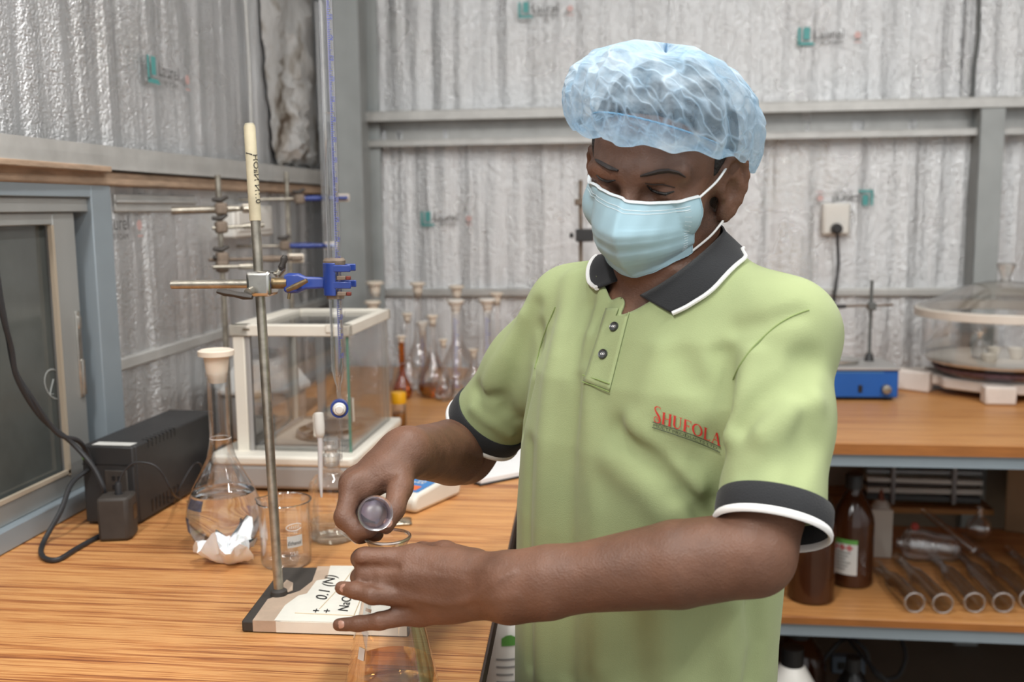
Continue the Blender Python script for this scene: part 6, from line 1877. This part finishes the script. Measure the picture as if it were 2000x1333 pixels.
for j in range(nv + 1):
    for i in range(nu + 1):
        q = [mask_xyz(-1 + 2 * min(max((i + a) / nu, 0), 1), min(max((j + b) / nv, 0), 1)) for a in (-.8, 0, .8) for b in (-2.2, 0, 2.2)]
        m_ = mask_xyz(-1 + 2 * i / nu, j / nv) * .4 + np.mean(q, axis=0) * .6
        if i in (0, nu) or j in (0, nv): m_ = mask_xyz(-1 + 2 * i / nu, j / nv)
        vs_.append(Vector(hp_(*m_)))
# keep the sheet outside the face
inside_fix = []
for p in vs_:
    loc, nrm, _, dist = bvhB.find_nearest(p)
    if loc is not None and dist < .02:
        s = (p - loc).dot(nrm)
        if s < .003: p = loc + nrm * .0035
    inside_fix.append(p)
vs_ = inside_fix
fs = [(j * (nu + 1) + i, j * (nu + 1) + i + 1, (j + 1) * (nu + 1) + i + 1, (j + 1) * (nu + 1) + i) for j in range(nv) for i in range(nu)]
M['mask_blue'] = fabric('mask_blue', (166, 198, 210), 1400, .03, .12, .75)
mask = MB().add(vs_, fs).build('face_mask', M['mask_blue'], tech, world=True, ang=80, label='pale blue pleated surgical face mask')
so_ = mask.modifiers.new('s', 'SOLIDIFY'); so_.thickness = .0012; so_.offset = 0
def mrow(v, us): return [Vector(hp_(*(mask_xyz(u, v)))) for u in us]
grid = lambda i, j: vs_[j * (nu + 1) + i]
def mline(pts, r, name, mat, flat=.5): return MB().tube(pts, r, 6, flat=flat).build(name, mat, mask, world=True)
M['mask_white'] = fabric('mask_white', (226, 232, 234), 900)
mline([grid(i, 0) + Vector(hF) * .0008 for i in range(nu + 1)], .0024, 'top_binding', M['mask_white'])
mline([grid(i, nv) for i in range(nu + 1)], .0010, 'bottom_binding', M['mask_blue'])
for i in (0, nu): mline([grid(i, j) for j in range(nv + 1)], .0016, 'side_binding', M['mask_blue'])
for j in (4, 6):
    for i in range(34, 60, 1):
        pass
mline([grid(i, 5) + Vector(hF) * .0009 for i in range(3, nu - 2)], .0004, 'stitch_line', M['mask_white'])
mline([grid(i, 7) + Vector(hF) * .0009 for i in range(3, nu - 2)], .0004, 'stitch_line', M['mask_white'])
for j in range(8, 52, 3):
    mline([grid(nu - 3, j) + Vector(hL) * .0008, grid(nu - 5, j) + Vector(hL) * .0008], .0004, 'side_stitch', M['mask_white'])
# ear loops
el1 = Vector(hp_(.0755, .004, .029)); el2 = Vector(hp_(.0760, -.006, -.024))
MB().tube(spline([grid(nu, 1), grid(nu, 1).lerp(el1, .5) + Vector(hL) * .004, el1 + Vector(hL) * .002, Vector(hp_(.077, -.010, .030)), Vector(hp_(.075, -.022, .012)), Vector(hp_(.074, -.018, -.012)), el2 + Vector(hL) * .001, grid(nu, nv - 3).lerp(el2, .45) + Vector(hL) * .005, grid(nu, nv - 3)], 6), .0013, 6).build('ear_loop', M['white_fabric'], mask, world=True)
er1 = Vector(hp_(-.0755, .004, .029))
MB().tube(spline([grid(0, 1), grid(0, 1).lerp(er1, .5) - Vector(hL) * .004, er1, Vector(hp_(-.075, -.022, .012)), Vector(hp_(-.074, -.006, -.024)), grid(0, nv - 3)], 6), .0013, 6).build('ear_loop', M['white_fabric'], mask, world=True)

# bouffant hair net
def net_mat():
    t = NT('hair_net')
    v = t.coord()
    n1 = t.noise(v, 26, 4, .6, .5); n2 = t.noise(v, 160, 3, .6)
    def ridge(sc, ds):
        q = t.noise(v, sc, 2, .5, ds)
        q = t.n('ShaderNodeMath', {0: q, 1: .5}, operation='SUBTRACT').outputs[0]
        return t.n('ShaderNodeMath', {0: q}, operation='ABSOLUTE').outputs[0]
    def fold(rot, sc, dirn):
        vv = t.coord((1, 1, 1), 'Object', rot)
        return t.n('ShaderNodeTexWave', {'Vector': vv, 'Scale': sc, 'Distortion': 5.0, 'Detail': 2.0, 'Detail Scale': 1.2}, wave_type='BANDS', bands_direction=dirn, wave_profile='TRI').outputs['Fac']
    wa = fold((.3, .5, .8), 17, 'X'); wb_ = fold((.9, -.4, .3), 21, 'Z')
    w = t.n('ShaderNodeMath', {0: wa, 1: wb_}, operation='MINIMUM').outputs[0]; w2 = ridge(60, 1.0)
    col = t.ramp(n1, [(.3, lin((172, 207, 233))), (.7, lin((218, 234, 246)))])
    b = t.bump(w, .5, -.006); b = t.bump(w2, .25, -.005, b); b = t.bump(n2, .3, .0015, b)
    df = t.n('ShaderNodeBsdfDiffuse', {'Color': col, 'Normal': b}); tl = t.n('ShaderNodeBsdfTranslucent', {'Color': col, 'Normal': b})
    m1 = t.n('ShaderNodeMixShader', {'Fac': .42}); t.t.links.new(df.outputs[0], m1.inputs[1]); t.t.links.new(tl.outputs[0], m1.inputs[2])
    tr = t.n('ShaderNodeBsdfTransparent', {'Color': (.93, .97, 1, 1)})
    lw = t.n('ShaderNodeLayerWeight', {'Blend': .5}).outputs['Facing']
    a = t.n('ShaderNodeMapRange', {'Value': n1, 'From Min': .3, 'From Max': .7, 'To Min': .10, 'To Max': .46}).outputs[0]
    ln = t.n('ShaderNodeMapRange', {'Value': w, 'From Min': 0, 'From Max': .22, 'To Min': .38, 'To Max': 0}, clamp=True).outputs[0]
    a = t.n('ShaderNodeMath', {0: a, 1: ln}, operation='ADD').outputs[0]
    a2 = t.n('ShaderNodeMath', {0: a, 1: t.n('ShaderNodeMath', {0: lw, 1: .62}, operation='MULTIPLY').outputs[0]}, operation='ADD', use_clamp=True).outputs[0]
    mx = t.n('ShaderNodeMixShader', {'Fac': a2}); t.t.links.new(tr.outputs[0], mx.inputs[1]); t.t.links.new(m1.outputs[0], mx.inputs[2])
    return t.surf(mx.outputs[0])
M['net'] = net_mat()
na, nt = 240, 80
r8 = random.Random(11)
phs = [r8.uniform(0, 6.28) for _ in range(10)]
tt_ = [0, .05, .12, .22, .36, .52, .68, .84, 1.0]
rr_ = [1.0, 1.10, 1.24, 1.34, 1.35, 1.24, 1.00, .62, 0]
zz_ = [.0, -.008, -.012, .004, .032, .058, .078, .088, .090]
vs_ = []
for j in range(nt + 1):
    t = j / nt
    rs = np.interp(t, tt_, rr_); zs_ = np.interp(t, tt_, zz_)
    for i in range(na):
        a = 6.2832 * i / na       # 0 = front
        fr = math.cos(a); sd_ = math.sin(a)
        rimz = (.034 * fr - .016 * max(0, -fr) - .013 * sd_) * (1 - t * t) + .054 + .004 * t           # rim height round the head
        fold = .030 * math.sin(a * 31 + phs[0] + 2 * math.sin(a * 3)) + .028 * math.sin(a * 17 + phs[1] + t * 4) + .020 * math.sin(a * 7 + t * 9 + phs[2])
        amp = math.sin(min(t, .75) / .75 * math.pi) ** .6 if t > 0 else 0
        wr = abs(math.sin(a * 11 + 3 * math.sin(t * 7 + phs[5]) + phs[6])) ** .5 * .018 + abs(math.sin(t * 24 + 2.2 * math.sin(a * 5 + phs[7]))) ** .6 * .016
        k = rs * (1 + (fold * .8 + wr - .02) * amp)
        kf = 1 + (.16 * max(0, fr) ** 2 + .05 * max(0, -fr)) * amp
        x = .0765 * k * sd_
        y = -.014 + .094 * k * kf * fr
        z = rimz + zs_ * (1.0 + .06 * math.sin(a * 5 + phs[3])) + .004 * amp * math.sin(a * 13 + t * 11 + phs[4])
        z -= .012 * max(0, fr) ** 2 * amp * (1 - t) * 1.5
        if t < .04: k0 = 1 + .012 * math.sin(a * 60); x *= k0; y *= k0
        vs_.append(Vector(hp_(x, y, z)))
fs = [(j * na + i, j * na + (i + 1) % na, (j + 1) * na + (i + 1) % na, (j + 1) * na + i) for j in range(nt) for i in range(na)]
net = MB().add(vs_, fs).build('hair_net', M['net'], tech, world=True, ang=70, label='see-through pale blue bouffant hair net')
MB().tube([vs_[i % na] for i in range(na + 1)], .0011, 6).build('elastic_band', fabric('elastic', (120, 172, 206), 500), net, world=True)

# ---- trousers and shoes (below the frame)
legs = [Loft([(.62, .008, 1.152, .150, .108), (.80, .006, 1.152, .152, .108), (.92, .008, 1.152, .145, .100)], LAT, FRO, .03)]
for s in (-1, 1):
    hip = np.array([.022, 1.15, .70]) + LAT * .085 * s; kn = np.array([.022, 1.15, .44]) + LAT * .095 * s + FRO * .012; an = np.array([.022, 1.15, .07]) + LAT * .10 * s
    legs += [Cap(hip, kn, .088, .066, .03), Cap(kn, an, .064, .052, .02)]
lp_, lq_ = sdf_mesh(lambda p: field([legs], p), (-.30, .85, .02), (.34, 1.45, .95), .006)
np_obj('trousers', lp_, lq_, M['trouser'], tech)
for s in (-1, 1):
    an = np.array([.022, 1.15, 0]) + LAT * .10 * s
    g = [Ell(an + FRO * .06 + np.array([0, 0, .035]), (.045, .125, .036), np.stack([LAT, FRO, up3], 1), .02), Cap(an + np.array([0, 0, .03]), an + np.array([0, 0, .09]), .045, .044, .02)]
    q_, w_ = sdf_mesh(lambda p: np.maximum(field([g], p), .001 - p[:, 2]), an - np.array([.22, .22, .01]), an + np.array([.22, .22, .14]), .006)
    np_obj('shoe', q_, w_, M['black_gloss'], tech)
# fingernails
for a, b, r_ in (((682, 1151, 1.042), (666, 1149, 1.046), .0048), ((674, 1220, 1.043), (659, 1221, 1.047), .0044), ((762, 1012, 1.072), (755, 1028, 1.064), .005)):
    c = P(*a).lerp(P(*b), .6); ax_ = (P(*b) - P(*a)).normalized(); c2 = c + (CAM_LOC - c).normalized() * .0066
    Rn = Matrix((ax_.cross((CAM_LOC - c).normalized()).normalized(), ax_, (CAM_LOC - c).normalized())).transposed()
    MB().lathe([(0, .0016), (r_ * .6, .0012), (r_, 0), (0, -.001)], 14, c2, Rn, sx=.95, sy=1.25).build('fingernail', pbr('nail', (176, 134, 116), .35), tech, world=True)

# ================================================================ things in the hands
mp = P(733, 1003, 1.05); fpos = P(700, 1010, 1.225)
gc = empty('measuring_cylinder', fpos, 'clear measuring cylinder gripped in the right hand, mouth towards the viewer', 'cylinder')
dcy = (mp - fpos); Lc_ = dcy.length; Rcy = dirframe(dcy)
rc = .0172
M['lilac_glass'] = thin_glass('lilac_glass', (.84, .83, .93), .25, .75, .6, .34)
MB().lathe([(0, .010), (rc * .93, .010), (rc * .93, Lc_ - .004), (rc * 1.02, Lc_), (rc * 1.08, Lc_ + .002), (rc * .98, Lc_ + .001), (rc * .84, Lc_ - .004), (rc * .84, .012), (0, .012)], 36, fpos, Rcy).build('vessel', M['lilac_glass'], gc, world=True)
MB().lathe([(0, Lc_ - .030), (rc * .8, Lc_ - .030), (rc * .82, Lc_ - .010), (rc * .6, Lc_ - .006), (rc * .3, Lc_ - .004), (0, Lc_ - .0036)], 36, fpos, Rcy).build('contents', thin_glass('lilac_fill', (.80, .79, .88), .45, .8, .25, .10), gc, world=True)
MB().lathe([(0, 0), (.032, 0), (.033, .003), (.032, .007), (.014, .012), (0, .012)], 6, fpos, Rcy @ Matrix.Rotation(R_(20), 3, 'Z')).build('hexagonal_foot', M['glass'], gc, world=True, smooth=False)
# conical flask standing on the bench, neck held by the left hand
rim = P(757, 1049, 1.0975)
ef = empty('conical_flask', (rim.x, rim.y, BZ), 'conical flask with thin orange liquid held by the neck in the left hand', 'flask')
Hf = rim.z - BZ
ro = .0250
prof = [(.048, 0), (.0525, .003), (.0530, .010), (.0490, .030), (.0400, Hf * .40), (.0300, Hf * .62), (.0235, Hf * .74), (.0215, Hf * .80), (.0215, Hf - .008), (.0245, Hf - .003), (.0250, Hf)]
MB().lathe([(0, 0)] + prof, 56).build('vessel', M['glass'], ef, ang=50)
MB().lathe([(.0245 + .0019 * math.cos(a), Hf + .0019 * math.sin(a)) for a in [i * .785 for i in range(9)]], 48).build('rim', thin_glass('rim2', (.9, .9, .9), .2, .75, .7, .42), ef)
MB().lathe(inner_fill(prof, .034), 56).build('solution', M['orange_liquid'], ef)
a0 = math.atan2(-rim.y, -rim.x)
t = MB()
for k, z in enumerate((.082, .094, .106)):
    rz_ = np.interp(z, [p[1] for p in prof], [p[0] for p in prof]) + .0008
    seg = [a0 - .95 + (.28) * i / 3 for i in range(4)]
    t.add([(rz_ * math.cos(a), rz_ * math.sin(a), z) for a in seg] + [((rz_ - .001) * math.cos(a), (rz_ - .001) * math.sin(a), z + .0035) for a in seg], [(i, i + 1, i + 5, i + 4) for i in range(3)])
zs2 = [.055, .068]; seg = [a0 - .95 + .22 * i / 3 for i in range(4)]
rr2 = [np.interp(z, [p[1] for p in prof], [p[0] for p in prof]) + .0008 for z in zs2]
t.add([(rr2[0] * math.cos(a), rr2[0] * math.sin(a), zs2[0]) for a in seg] + [(rr2[1] * math.cos(a), rr2[1] * math.sin(a), zs2[1]) for a in seg], [(i, i + 1, i + 5, i + 4) for i in range(3)])
t.build('graduation', M['ink_white'], ef)
